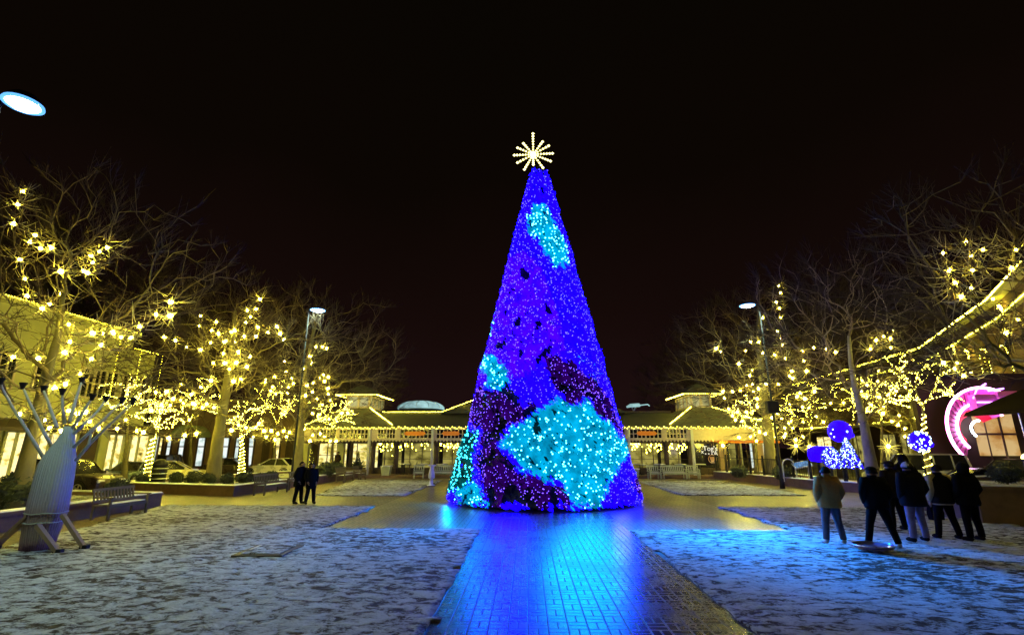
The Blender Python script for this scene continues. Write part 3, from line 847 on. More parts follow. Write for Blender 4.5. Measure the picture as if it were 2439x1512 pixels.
# frieze with openings cut for its small windows
fw = [(752, 800), (806, 876), (898, 941), (952, 1028), (1038, 1110), (1418, 1490), (1500, 1578), (1588, 1638)]
b = MB(); zt, zb = hz(1022), hz(1042)
b.box(XL, XR, YE, YE + .18, ZF, zb); b.box(XL, XR, YE, YE + .18, zt, ZE + .05)
xs = [XL] + [hx(q) for w in fw for q in w] + [XR]
for i in range(0, len(xs), 2): b.box(xs[i], xs[i + 1], YE + .002, YE + .178, zb, zt)
hp(b, 'frieze', M['cream'])
b = MB(); n = int((XR - XL) / .26)
for i in range(n):
    x = XL + i * .26; b.prism([(x, ZF), (x + .26, ZF), (x + .13, ZF - .17)], 'y', YE + .01, YE + .05)
hp(b, 'scalloped_trim', M['cream'])
for a, c in fw:
    x0, x1 = hx(a), hx(c); b = MB(); b.box(x0, x1, YE + .12, YE + .15, zb, zt); w = hp(b, 'frieze_window', M['glass_dark'])
    b = MB(); k = 8 if c - a > 60 else 6
    for i in range(k + 1):
        x = x0 + (x1 - x0) * i / k; ww = .05 if i in (0, k // 2, k) else .028; b.box(x - ww, x + ww, YE + .05, YE + .10, zb, zt)
    b.box(x0, x1, YE + .045, YE + .11, (zb + zt) / 2 - .025, (zb + zt) / 2 + .025); b.build('frame', M['cream'], w)
for u0, u1, v0, v1 in ((962, 1014, 1026, 1036), (1052, 1096, 1026, 1036), (1516, 1566, 1026, 1036), (1430, 1475, 1026, 1036)):
    x0, x1, z0, z1 = hx(u0), hx(u1), hz(v1), hz(v0); zm = (z0 + z1) / 2; e = .18
    b = MB(); b.prism([(x0, zm), (x0 + e, z0), (x1 - e, z0), (x1, zm), (x1 - e, z1), (x0 + e, z1)], 'y', YE - .06, YE - .01)
    hp(b, 'sign_board', M['orange_sign'])
for u in (881, 1031, 1178, 1352, 1497, 1647):
    x = hx(u); b = MB(); b.box(x - .09, x + .09, YE - .20, YE - .02, .16, ZE); hp(b, 'post', M['white_paint'])
for u in (891, 946, 1041, 1110, 1430, 1490, 1584, 1640):
    x = hx(u, YW - .3); b = MB(); b.lathe([(.24, .16), (.24, .4), (.19, .45), (.18, ZW - .25), (.26, ZW - .15), (.26, ZW + .1)], (x, YW - .3, 0), 12); hp(b, 'column', M['dark_wood'])
b = MB(); b.box(XL, XR, YW - .1, YW + .1, ZW, ZE + .4); b.box(XL, XR, YW - .1, YW + .1, .16, .62); hp(b, 'wall', M['dark_wood'])
b = MB(); b.box(XL, XR, YE + .2, YW - .1, ZF - .02, ZF + .06); hp(b, 'soffit', M['dark_wood'])


def hall_window(u0, u1, nx, rows, inner, zlo=.62, name='window', frame=None):
    x0, x1 = hx(u0, YW), hx(u1, YW)
    b = MB(); b.add([(x0, YW, zlo), (x1, YW, zlo), (x1, YW, ZW), (x0, YW, ZW)], [(0, 1, 2, 3)]); w = hp(b, name, M['pane'])
    b = MB()
    for i in range(nx + 1):
        x = x0 + (x1 - x0) * i / nx; b.box(x - .03, x + .03, YW - .04, YW + .02, zlo, ZW)
    for r in rows: b.box(x0, x1, YW - .035, YW + .015, zlo + (ZW - zlo) * r - .02, zlo + (ZW - zlo) * r + .02)
    b.build('frame', frame or M['dark_wood'], w)
    b = MB(); yb = YW + 2.2; b.add([(x0, yb, .16), (x1, yb, .16), (x1, yb, ZW + .2), (x0, yb, ZW + .2)], [(0, 1, 2, 3)])
    b.build('interior', inner, w)
    return w


def pillar(u0, u1, m='cream', z1=None):
    x0, x1 = hx(u0, YW), hx(u1, YW); b = MB(); b.box(x0, x1, YW - .16, YW + .3, .16, z1 or ZW); hp(b, 'pillar', M[m])


pillar(716, 738, 'olive_wall'); hall_window(738, 806, 3, (.5, 1), M['in_yellow']); pillar(806, 822, 'olive_wall')
hall_window(822, 884, 2, (.7, 1), M['in_yellow'], .35)
hall_window(896, 943, 2, (.35, .66), M['in_olive']); hall_window(950, 1036, 3, (.35, .66), M['in_olive']); hall_window(1046, 1112, 2, (.35, .66), M['in_olive'])
hall_window(1112, 1430, 8, (.35, .66), M['in_olive'])
hall_window(1432, 1488, 2, (.35, .66), M['in_olive']); hall_window(1498, 1580, 3, (.35, .66), M['in_olive']); hall_window(1588, 1637, 2, (.35, .66), M['in_olive'])
pillar(1708, 1725, 'tan_wall'); hall_window(1725, 1752, 1, (.8, 1), M['in_yellow'], .16, 'door'); pillar(1752, 1758, 'dark_wood')
hall_window(1758, 1792, 2, (.4, .75), M['in_olive'], .16, 'door'); pillar(1792, 1812, 'tan_wall'); hall_window(1812, 1852, 2, (.5, 1), M['in_white'])
for u0, u1 in ((1706, 1727), (1736, 1796), (1800, 1848)):
    x0, x1 = hx(u0), hx(u1); b = MB(); z0, z1 = hz(1050), hz(1041)
    b.prism([(YW - .1, z1), (YE - .5, z0), (YE - .5, z0 - .12), (YW - .1, z1 - .25)], 'x', x0, x1); hp(b, 'awning', M['orange_sign'])
# dark window carrying white lettering and a round cup emblem
x0, x1 = hx(1650, YW), hx(1706, YW); b = MB(); b.box(x0, x1, YW - .06, YW + .05, .5, ZW); wd_ = hp(b, 'display_window', M['glass_dark'])
M['sign_white'] = glow('lit white lettering', (1.0, .93, .75), .9)
zs = hz(1075)


def lettering(txt, x, y, z, size, m, parent, rz=0, name='lettering', rx=90):
    cu = bpy.data.curves.new(name, 'FONT'); cu.body = txt; cu.size = size; cu.extrude = .012; cu.align_x = 'CENTER'
    tmp = bpy.data.objects.new(name, cu); COL.objects.link(tmp); bpy.context.view_layer.update()
    me = bpy.data.meshes.new_from_object(tmp.evaluated_get(bpy.context.evaluated_depsgraph_get())); bpy.data.objects.remove(tmp); bpy.data.curves.remove(cu)
    me.materials.clear(); me.materials.append(m); o = bpy.data.objects.new(name, me); COL.objects.link(o)
    o.location = (x, y, z); o.rotation_euler = (R(rx), 0, rz); o.parent = parent
    return o


xm = hx(1688, YW)
lettering("Tog's", xm, YW - .08, hz(1072, YW), .52, M['sign_white'], wd_)
lettering("x", hx(1669, YW), YW - .08, hz(1078, YW), .40, M['sign_white'], wd_); lettering("A", hx(1703, YW) - .1, YW - .08, hz(1082, YW), .46, M['sign_white'], wd_)
b = MB()
for i in range(4): b.cbox((xm - .38 + i * .24, YW - .075, hz(1079, YW)), (.09, .02, .09))
b.build('dots', M['sign_white'], wd_)
b = MB(); cz = hz(1091, YW); cx = hx(1691, YW)
b.tube([(cx + .3 * math.cos(q * math.pi / 12), YW - .08, cz + .3 * math.sin(q * math.pi / 12)) for q in range(25)], .022, 5, cap=False)
b.prism([(cx - .2, cz + .16), (cx - .1, cz - .24), (cx + .1, cz - .24), (cx + .2, cz + .16)], 'y', YW - .085, YW - .065)
b.build('emblem', M['in_orange'], wd_)
# roofs
b = MB(); zr = hz(983, 43.0)
b.add([(XL, 38.55, ZE + .06), (XR, 38.55, ZE + .06), (XR, 43, zr), (XL, 43, zr), (XR, 52, zr), (XL, 52, zr), (XL, 38.55, ZE - .02), (XR, 38.55, ZE - .02), (XR, 52, ZE), (XL, 52, ZE)],
      [(0, 1, 2, 3), (3, 2, 4, 5), (6, 7, 1, 0), (1, 7, 8, 4, 2), (0, 3, 5, 9, 6), (5, 4, 8, 9)])
roof = hp(b, 'roof', M['shingle'])
b = MB(); b.box(hx(900, 43), hx(1060, 43), 42.9, 43.2, zr + .003, zr + .16); b.box(hx(1440, 43), hx(1602, 43), 42.9, 43.2, zr + .003, zr + .16); hp(b, 'parapet', M['dark_wood'])
# the middle gable behind the tree
g0, g1, gm = on_y(1049, 984, 42), on_y(1500, 984, 42), on_y(1275, 900, 44)
b = MB(); b.add([(g0.x, 41.5, g0.z), (g1.x, 41.5, g0.z), (gm.x, 46, gm.z), (g0.x, 52, g0.z), (g1.x, 52, g0.z)], [(0, 1, 2), (1, 4, 2), (4, 3, 2), (3, 0, 2)]); hp(b, 'gable', M['shingle'])


def bulb_line(b, pts, step, r, jit=.0, drop=0.0):
    for a, c in zip(pts, pts[1:]):
        a = Vector(a); c = Vector(c); n = max(1, int((c - a).length / step))
        for i in range(n):
            p = a.lerp(c, i / n)
            b.octa((p.x + rng.uniform(-jit, jit), p.y + rng.uniform(-jit, jit), p.z + rng.uniform(-jit, jit) - (drop * (i % 3) / 2)), r * rng.uniform(.75, 1.2))


def lantern(sgn, uc0, uc1, ue0, ue1):
    """a hipped pavilion roof carrying a glazed roof lantern"""
    yc = 40.8; c0, c1 = hx(uc0, yc), hx(uc1, yc); e0, e1 = hx(ue0, 38.2), hx(ue1, 38.2)
    zb_, zt_ = hz(971, yc), hz(943, yc)
    q = empty('roof_lantern'); q.parent = hall; q.location = (0, -YE, 0)
    b = MB(); b.loft([[(e0, 38.2, ZE + .10), (e1, 38.2, ZE + .10), (e1, 47.4, ZE + .10), (e0, 47.4, ZE + .10)], [(c0 - .1, yc - .1, zb_), (c1 + .1, yc - .1, zb_), (c1 + .1, yc + 4.1, zb_), (c0 - .1, yc + 4.1, zb_)]]); b.build('hip_roof', M['shingle'], q)
    b = MB()
    for x in np.linspace(c0, c1, 3): b.box(x - .09, x + .09, yc - .05, yc + .1, zb_, zt_)
    for x in (c0, c1):
        for y in np.linspace(yc, yc + 4, 5): b.box(x - .08, x + .08, y - .08, y + .12, zb_, zt_)
    b.box(c0 - .1, c1 + .1, yc - .08, yc + 4.1, zt_ - .02, zt_ + .12); b.box(c0 - .1, c1 + .1, yc - .08, yc + 4.1, zb_ - .02, zb_ + .14)
    b.build('frame', M['cream'], q)
    b = MB(); b.box(c0 + .02, c1 - .02, yc + .03, yc + 3.97, zb_ + .1, zt_); b.build('glazing', M['in_lantern'], q)
    b = MB(); zr_ = zt_ + 1.05; o = .75
    b.add([(c0 - o, yc - o, zt_ + .1), (c1 + o, yc - o, zt_ + .1), (c1 + o, yc + 4 + o, zt_ + .1), (c0 - o, yc + 4 + o, zt_ + .1), ((c0 + c1) / 2, yc + .5, zr_), ((c0 + c1) / 2, yc + 3.5, zr_)],
          [(0, 1, 4), (1, 2, 5, 4), (2, 3, 5), (3, 0, 4, 5), (3, 2, 1, 0)]); b.build('cap_roof', M['shingle'], q)
    l = MB(); zz = zt_ + .09
    bulb_line(l, [(c0 - o, yc - o, zz), (c1 + o, yc - o, zz)], .16, .036); bulb_line(l, [(c1 + o, yc - o, zz), (c1 + o, yc + 4 + o, zz)], .11, .040); bulb_line(l, [(c0 - o, yc - o, zz), (c0 - o, yc + 4 + o, zz)], .11, .040)
    bulb_line(l, [(c1 + .1, yc - .1, zb_ + .05), (e1, 38.2, ZE + .16)], .12, .034); bulb_line(l, [(c0 - .1, yc - .1, zb_ + .05), (e0, 38.2, ZE + .16)], .12, .034)
    tag(l.build('roof_lights', M['roofbulb'], q), kind='stuff')


M['in_lantern'] = interior_mat('lantern glazing', (.10, .10, .04), (.26, .27, .12), (.50, .48, .22), .9, .8, .8)
lantern(-1, 822, 874, 722, 934); lantern(1, 1654, 1700, 1596, 1850)
l = MB()
bulb_line(l, [(XL, 38.5, ZE + .02), (XR, 38.5, ZE + .02)], .17, .030, .015, .12)
o = l.build('eave_lights', M['eavebulb'], hall); o.location = (0, -YE, 0); tag(o, kind='stuff')
l = MB(); bulb_line(l, [(hx(906, 43), 42.85, zr + .1), (hx(1050, 43), 42.85, zr + .1), (gm.x - (gm.x - g0.x) * .55, 41.9, g0.z + (gm.z - g0.z) * .45)], .12, .026)
o = l.build('ridge_lights', M['roofbulb'], hall); o.location = (0, -YE, 0); tag(o, kind='stuff')
l = MB()                                                     # small lamps and fairy lights hanging inside the glass front
for k in range(150):
    u = rng.choice([rng.uniform(898, 942), rng.uniform(952, 1035), rng.uniform(1048, 1110), rng.uniform(1500, 1578), rng.uniform(1590, 1636)])
    l.octa((hx(u, YW + 1), YW + .4 + rng.random(), ZW - abs(rng.gauss(.15, .32))), rng.uniform(.02, .05), rng.uniform(1, 2.5))
o = l.build('hanging_lamps', M['roofbulb'], hall); o.location = (0, -YE, 0); tag(o, kind='stuff')

# scalloped glass dome on a drum, and a lit white pod, both standing on the roof further back
M['dome'] = glow('backlit dome panels', (.50, .85, .86), .62, .35, 1.2)
dc = on_y(1003, 972, 50); Rd = 57 * .42 / 500 * 48.5
dome = empty('dome', (dc.x, 50, dc.z), label='shallow scalloped glass dome glowing pale green on the hall roof', cat='dome')
b = MB(); n = 48; rings = []
for i in range(9):
    a = (i / 8) * math.pi / 2; rr = Rd * math.cos(a * .985); sc = .10 * (1 - i / 8)
    rings.append([(rr * math.cos(2 * math.pi * j / n), rr * math.sin(2 * math.pi * j / n), .75 * math.sin(a) * 1.0 + sc * (abs(math.sin(6 * 2 * math.pi * j / n)) - .5) * 1.6) for j in range(n)])
b.loft(rings, True); b.build('panels', M['dome'], dome, smooth=True)
b = MB(); b.lathe([(Rd * .92, -1.3), (Rd * .92, -.1), (Rd * .80, -.02)], n=32); b.build('drum', M['shingle'], dome)
b = MB()
for k in range(12):
    a = k * math.pi / 6; b.tube([(Rd * 1.01 * math.cos(a) * math.cos(q), Rd * 1.01 * math.sin(a) * math.cos(q), .77 * math.sin(q)) for q in np.linspace(.02, 1.5, 8)], .03, 4)
b.build('ribs', M['white_paint'], dome)
pc = on_y(1512, 966, 47)
pod = empty('rooftop_fixture', (pc.x, 47, pc.z), label='white lit floodlight pod with a bent arm on the hall roof ridge', cat='fixture')
b = MB(); b.tube([(-.75, 0, -.08), (-.4, 0, .06), (.4, 0, .10), (.5, 0, 0)], [.08, .16, .17, .1], 8); b.build('housing', M['dome'], pod, smooth=True)  # white fixture of unknown kind; housing and arm glow like the dome
b = MB(); b.tube([(.45, 0, .08), (1.2, 0, .16), (1.35, 0, .0)], .05, 6); b.build('arm', M['dome'], pod)
b = MB(); b.tube([(-.3, 0, -.1), (-.15, 0, -.42), (.1, 0, -.12)], .07, 6); b.tube([(-.15, 0, -.42), (-.15, 0, -1.4)], .06, 6); b.build('bracket', M['white_paint'], pod)

# ------------------------------------------------------------------ olive building on the left street
XB = -28.0
ob = empty('olive_building', (XB, 30, -.14), label='two storey olive building with lit shop windows and roof light strings behind the sculpture', cat='building')
op = lambda b, n, m, **k: (lambda o: (setattr(o, 'location', (-XB, -30, .14)), o)[1])(b.build(n, m, ob, **k))
b = MB(); b.box(XB - 14, XB, 0, 34.2, -.14, 9.75); op(b, 'wall', M['olive_wall'])
b = MB(); b.box(XB - 14, XB - .3, 34.2, 36.9, -.14, 8.95); op(b, 'side_wing', M['olive_wall'])
b = MB(); b.box(XB - 14, XB + .35, -.2, 34.4, 9.75, 10.05); b.box(XB, XB + .14, 0, 34.2, 4.6, 4.85); op(b, 'cornice', M['olive_wall'])
l = MB(); bulb_line(l, [(XB + .40, 2, 10.0), (XB + .40, 34.4, 10.0)], .16, .035); bulb_line(l, [(XB, 34.4, 9.0), (XB, 36.9, 9.0)], .16, .035)
for u in (147, 269, 325, 378):
    p = on_x(u, 880, XB); 
    bulb_line(l, [(XB + .12, p.y, 9.6 if u < 300 else 8.9), (XB + .12, p.y, 5.4)], .2, .032)
tag(op(l, 'roof_lights', M['wallbulb']), kind='stuff')
for u0, u1, inner, nm in ((-60, -12, 'in_yellow', 'shop_window'), (3, 58, 'in_yellow', 'shop_window'), (84, 138, 'in_yellow', 'shop_window'), (150, 178, 'in_yellow', 'shop_window'), (184, 240, 'dark', 'door'), (246, 292, 'in_yellow', 'shop_window'), (299, 350, 'in_yellow', 'shop_window'), (360, 374, 'in_white', 'shop_window')):
    y0, y1 = on_x(u0, 1060, XB).y, on_x(u1, 1060, XB).y
    b = MB(); b.box(XB + .01, XB + .05, y0, y1, .35, 2.95); w = op(b, nm, M['dark_wood'] if inner == 'dark' else M[inner])
    b = MB(); b.box(XB + .02, XB + .16, y0 - .1, y1 + .1, 2.95, 3.12); b.box(XB + .02, XB + .16, y0 - .1, y1 + .1, -.1, .35)
    for y in ((y0, y1, (y0 + y1) / 2) if inner != 'dark' else (y0, y1)): b.box(XB + .02, XB + .14, y - .07, y + .07, .35, 2.95)
    b.build('frame', M['dark_wood'] if inner != 'in_yellow' else M['olive_wall'], w)
for u0, u1 in ((-70, 62), (80, 180), (242, 356)):
    y0, y1 = on_x(u0, 1060, XB).y, on_x(u1, 1060, XB).y
    b = MB(); b.add([(XB + .02, y0, 3.7), (XB + .02, y1, 3.7), (XB + 1.1, y1, 3.2), (XB + 1.1, y0, 3.2), (XB + 1.1, y1, 3.0), (XB + 1.1, y0, 3.0), (XB + .02, y1, 3.15), (XB + .02, y0, 3.15)], [(0, 1, 2, 3), (3, 2, 4, 5), (5, 4, 6, 7), (0, 3, 5, 7), (1, 6, 4, 2)]); op(b, 'awning', M['dark_wood'])
for u in (70, 240, 296, 358):
    y = on_x(u, 1060, XB).y; b = MB(); b.box(XB, XB + .22, y - .35, y + .35, -.14, 4.6); op(b, 'pilaster', M['olive_wall'])
for u in (2, 92, 205, 232, 262, 300, 345):
    y = on_x(u, 920, XB).y; b = MB(); b.box(XB + .01, XB + .04, y - .42, y + .42, 5.3, 7.0); w = op(b, 'window', M['glass_dark'])
    b = MB()
    for q in (-.46, 0, .46): b.box(XB + .015, XB + .09, y + q - .05, y + q + .05, 5.2, 7.1)
    for z in (5.22, 6.15, 7.05): b.box(XB + .015, XB + .10, y - .5, y + .5, z - .05, z + .05)
    b.build('frame', M['cream'], w)

# ------------------------------------------------------------------ brown shops at the far end of the left street
YB = 47.0
sb_ = empty('shop_building', (-22, YB, -.14), label='brown shop front with pale lit windows and an arched canopy beyond the bare trees', cat='building')
bp = lambda b, n, m, **k: (lambda o: (setattr(o, 'location', (22, -YB, .14)), o)[1])(b.build(n, m, sb_, **k))
bx = lambda u: on_y(u, 1060, YB).x
b = MB(); b.box(bx(330), bx(722), YB, YB + 9, -.14, 6.2); bp(b, 'wall', M['brown_wall'])
b = MB(); b.box(bx(328), bx(724), YB - .3, YB + 9, 6.2, 6.5); bp(b, 'cornice', M['brown_wall'])
for u0, u1, inner in ((398, 409, 'in_white'), (427, 441, 'in_white'), (444, 458, 'dark'), (471, 489, 'in_white'), (516, 522, 'in_white'), (530, 546, 'in_white'), (561, 572, 'in_white'), (590, 606, 'in_white'), (628, 642, 'dark'), (652, 668, 'in_yellow'), (684, 700, 'dark'), (345, 362, 'in_yellow'), (372, 388, 'in_yellow')):
    b = MB(); x0, x1 = bx(u0), bx(u1); b.box(x0, x1, YB - .04, YB - .01, .5, 3.0); w = bp(b, 'window' if inner != 'dark' else 'door', M['dark_wood'] if inner == 'dark' else M[inner])
    b = MB()
    for x in (x0, x1): b.box(x - .06, x + .06, YB - .10, YB - .005, .4, 3.05)
    for z in (.45, 2.2, 3.02): b.box(x0, x1, YB - .095, YB - .006, z - .05, z + .05)
    b.build('frame', M['dark_wood'], w)
ca, cb_ = bx(428), bx(500); b = MB(); n = 14
ring = lambda y, k: [((ca + cb_) / 2 + math.cos(math.pi * i / n) * (cb_ - ca) / 2 * k, y, 3.0 + math.sin(math.pi * i / n) * 1.1 * k) for i in range(n + 1)]
b.loft([ring(YB - 1.6, 1), ring(YB - .02, 1)], False, False); b.loft([ring(YB - 1.6, 1), ring(YB - 1.6, .86)], False, False); bp(b, 'arched_canopy', mat('green canopy', (.20, .24, .10), .7))

# ------------------------------------------------------------------ curved building on the right street
ZR = 12.0
A_, B_, C_, D_ = [on_z(*q, ZR) for q in ((1896, 917), (2200, 830), (2372, 712), (2460, 622))]
pl_ = [A_, B_, C_, D_]; PTS = [(p.x, p.y) for p in pl_]
rb = empty('curved_building', (B_.x, B_.y, -.14), label='dark curved two storey building with a double row of roof lights above the right street', cat='building')
rp = lambda b, n, m, **k: (lambda o: (setattr(o, 'location', (-B_.x, -B_.y, .14)), o)[1])(b.build(n, m, rb, **k))


def off(pts, d):
    out = []
    for i, p in enumerate(pts):
        a = Vector(pts[max(i - 1, 0)]); c = Vector(pts[min(i + 1, len(pts) - 1)]); t_ = (c - a).normalized()
        out.append((p[0] + t_.y * d, p[1] - t_.x * d))
    return out


def wall_strip(b, pts, d0, d1, z0, z1):
    p0, p1 = off(pts, d0), off(pts, d1)
    b.loft([[(*p0[i], z0), (*p1[i], z0), (*p1[i], z1), (*p0[i], z1)] for i in range(len(pts))], True)


b = MB(); wall_strip(b, PTS, 0, -10, -.14, ZR - .3); rp(b, 'wall', M['brick_dark'])
b = MB(); wall_strip(b, PTS, .5, -10, ZR - .3, ZR); wall_strip(b, PTS, .25, -.1, ZR - 1.5, ZR - 1.2); wall_strip(b, PTS, .3, -.1, 4.6, 4.95); rp(b, 'cornice', M['olive_wall'])
l = MB()
for dz, st, d in ((.03, .11, .5), (.14, .13, .44)): bulb_line(l, [(*q, ZR + dz) for q in off(PTS, d)], st, .036, .02)
bulb_line(l, [(*q, ZR - 1.4) for q in off(PTS, .3)], .26, .034)
bulb_line(l, [(*q, 4.98) for q in off(PTS, .34)], .3, .032)
tag(rp(l, 'roof_lights', M['roofbulb']), kind='stuff')


def on_seg(u, v, a, c):
    d = ray(u, v); e = Vector((c[0] - a[0], c[1] - a[1]))
    den = d.x * e.y - d.y * e.x; t_ = (a[0] * e.y - a[1] * e.x) / den
    return Vector((d.x * t_, d.y * t_, CAMH + d.z * t_)), e.normalized()


for (u0, u1, v0, v1, seg) in ((2395, 2428, 808, 905, 2), (2352, 2374, 820, 905, 1), (2300, 2322, 868, 935, 1), (2255, 2272, 880, 935, 1), (2205, 2220, 900, 945, 1)):
    p, e = on_seg((u0 + u1) / 2, v1, PTS[seg], PTS[seg + 1]); q, _ = on_seg((u0 + u1) / 2, v0, PTS[seg], PTS[seg + 1])
    pa, _ = on_seg(u0, v1, PTS[seg], PTS[seg + 1]); pb, _ = on_seg(u1, v1, PTS[seg], PTS[seg + 1])
    w2 = abs((pb - pa).to_2d().dot(e)) / 2; nrm = Vector((e.y, -e.x, 0)); e3 = Vector((e.x, e.y, 0)); z0, z1 = max(5.2, p.z), q.z
    arch = [p.to_2d().to_3d() + e3 * (-w2) + Vector((0, 0, z0))] + [p.to_2d().to_3d() + e3 * (-w2 * math.cos(math.pi * k / 10)) + Vector((0, 0, z1 - w2 + w2 * math.sin(math.pi * k / 10))) for k in range(11)] + [p.to_2d().to_3d() + e3 * w2 + Vector((0, 0, z0))]
    b = MB(); b.add([a + nrm * .03 for a in arch], [tuple(range(len(arch)))]); w = rp(b, 'arched_window', M['glass_dark'])
    b = MB(); b.tube([a + nrm * .06 for a in arch], .08, 5); b.tube([p.to_2d().to_3d() + Vector((0, 0, z0)) + nrm * .05, p.to_2d().to_3d() + Vector((0, 0, z1)) + nrm * .05], .04, 4); b.build('frame', M['brown_wall'], w)
    l = MB(); bulb_line(l, [a + nrm * .16 for a in arch], .22, .036); tag(l.build('outline_lights', M['roofbulb'], w), kind='stuff')
for u, v, seg, s_ in ((2397, 745, 2, .55), (2280, 832, 1, .42), (2314, 843, 1, .42)):
    p, e = on_seg(u, v, PTS[seg], PTS[seg + 1]); e3 = Vector((e.x, e.y, 0)); nrm = Vector((e.y, -e.x, 0)); b = MB()
    b.tube([p + nrm * .3 + e3 * (s_ * math.cos(a)) + Vector((0, 0, s_ * math.sin(a))) for a in np.linspace(-1.1, 2.2, 12)], [.03 + .05 * math.sin(math.pi * k / 11) for k in range(12)], 5); rp(b, 'crescent_light', M['roofbulb'])
for u0, u1, seg, inner in ((2030, 2062, 0, 'in_olive'), (2074, 2100, 1, 'in_olive'), (2108, 2140, 0, 'in_olive'), (1950, 1985, 0, 'in_yellow'), (2150, 2180, 0, 'in_olive'), (2225, 2250, 1, 'in_olive')):
    pa, e = on_seg(u0, 1070, PTS[seg], PTS[seg + 1]); pb, _ = on_seg(u1, 1070, PTS[seg], PTS[seg + 1]); nrm = Vector((e.y, -e.x, 0)) * .05
    b = MB(); b.add([(pa.x + nrm.x, pa.y + nrm.y, .3), (pb.x + nrm.x, pb.y + nrm.y, .3), (pb.x + nrm.x, pb.y + nrm.y, 3.6), (pa.x + nrm.x, pa.y + nrm.y, 3.6)], [(0, 1, 2, 3)]); w = rp(b, 'shop_window', M[inner])
    b = MB()
    for k in (0, .5, 1):
        q = pa.lerp(pb, k) + nrm; b.tube([(q.x, q.y, .2), (q.x, q.y, 3.7)], .09, 4)
    b.tube([(pa.x + nrm.x, pa.y + nrm.y, 3.65), (pb.x + nrm.x, pb.y + nrm.y, 3.65)], .12, 4); b.build('frame', M['dark_wood'], w)

# pink neon portal in front of it
YP = 30.5
pc = on_y(2352, 1020, YP); m_px = .42 / 500 * 29.8 * 1.05
portal = empty('neon_portal', (pc.x, YP, -.14), label='round pink and violet neon lit arch portal of the cinema like entrance', cat='archway')
portal['label'] = 'big round archway outlined in pink and violet neon across the right street'
cz = pc.z + .14; R1, R2, R3, R4 = 90 * m_px, 56 * m_px, 44 * m_px, 30 * m_px
M['neon'] = glow('pink neon tube', (1.0, .34, .80), 15); M['neon_v'] = glow('violet neon tube', (.62, .22, 1.0), 5)
M['portal_pink'] = mat('glossy violet portal panels', (.78, .18, .58), .35, .25, 3, .2, stretch=(1, 1, 4)); M['portal_dark'] = mat('plum rib', (.18, .03, .14), .5, .2, 4, 0); M['portal_red'] = mat('red portal lining', (.85, .03, .08), .4, .1, 3, .05)
aa = np.linspace(.55, math.pi + .80, 37)
arc = lambda r, y, s=aa: [(r * math.cos(a), y, cz + r * math.sin(a)) for a in s]
b = MB(); b.loft([arc(R1 * 1.01, -.02), arc(R1 * .98, -.08), arc(R2, .35), arc(R2, .95)], False, False); ring_ = b.build('outer_ring', M['portal_pink'], portal)
b = MB()
for a in np.linspace(1.7, 3.85, 15): b.tube([(math.cos(a) * R2 * 1.06, .26, cz + math.sin(a) * R2 * 1.06), (math.cos(a) * R1 * .93, -.03, cz + math.sin(a) * R1 * .93)], .035, 4)
b.build('ribs', M['portal_dark'], ring_)
b = MB(); b.loft([arc(R2 * .99, .36), arc(R3, .62), arc(R3, .98)], False, False); b.build('inner_ring', M['portal_pink'], portal)
b = MB(); b.loft([arc(R3 * .99, .64), arc(R4, .9), arc(R4, .99)], False, False); b.build('lining', M['portal_red'], portal)
for r, nm, m, yy in ((R1 * 1.0, 'neon_tube', 'neon', -.14), (R2 * 1.0, 'neon_tube', 'neon', .27)):
    b = MB(); b.tube(arc(r, yy), .07, 6); b.build(nm, M[m], portal)
p0, p1 = on_y(2336, 1084, YP + 1), on_y(2408, 982, YP + 1)
b = MB(); b.box(p0.x - pc.x, p1.x - pc.x, 1.0, 1.045, max(.05, p0.z + .14), p1.z + .14); itr = b.build('interior', M['in_orange'], portal)
b = MB(); w_ = p1.x - p0.x; ax0 = p0.x - pc.x
b.box(ax0, ax0 + w_, .85, .99, .9, 1.25); b.box(ax0 + w_ * .62, ax0 + w_ * .66, .93, .99, 1.25, p1.z); b.box(ax0 + w_ * .25, ax0 + w_ * .27, .93, .99, 1.25, p1.z); b.box(ax0, ax0 + w_, .93, .988, p1.z * .72, p1.z * .75); b.build('frame', M['dark_wood'], itr)
b = MB(); b.ball((ax0 + w_ * .84, .3, 1.7), .26, 12, 8); b.build('globe_lamp', M['topper'], portal)
b = MB()
for a in np.linspace(1.5, 4.0, 16): b.ball((R4 * .62 * math.cos(a), .5, cz + R4 * .62 * math.sin(a)), .06, 6, 4)
b.build('bulb_row', M['lamp'], portal)
b = MB(); b.box(-R1 - .6, R1 + 3.2, 1.05, 1.4, 0, cz + R1 + 1.0); b.build('back_wall', mat('dark portal wall', (.03, .018, .013), .9, .3, 3, .3), portal)
for u0, u1, v0, v1, y in ((2330, 2384, 938, 976, YP - .6), (2386, 2422, 930, 972, YP - .8)):
    p0, p1 = on_y(u0, v1, y), on_y(u1, v0, y); q = lambda x, yy, z: (x - pc.x, yy - YP, z + .14)
    b = MB(); a_, c_ = q(p0.x, y, p0.z), q(p1.x, y, p1.z); b.box(a_[0], c_[0], a_[1], a_[1] + .5, a_[2], c_[2]); s_ = b.build('sign_panel', M['portal_pink'], portal)
    b = MB()
    for z in ((a_[2] + .1), (a_[2] + c_[2]) / 2): b.tube([(a_[0], a_[1] - .05, z), (c_[0], a_[1] - .05, z)], .05, 5)
    b.build('neon_tube', M['neon_v'], s_)
p0, p1 = on_y(2318, 948, YP - .5), on_y(2390, 924, YP - .5); b = MB()
b.tube([(p0.x - pc.x, -.5, p0.z + .14), (p0.x - pc.x + .3, -.5, p0.z + .65), (p0.x - pc.x + .9, -.5, p0.z + 1.0)], .05, 5); b.tube([(p1.x - pc.x - .9, -.5, p1.z), (p1.x - pc.x, -.5, p1.z + .14)], .05, 5); b.build('neon_tube', M['neon_v'], portal)
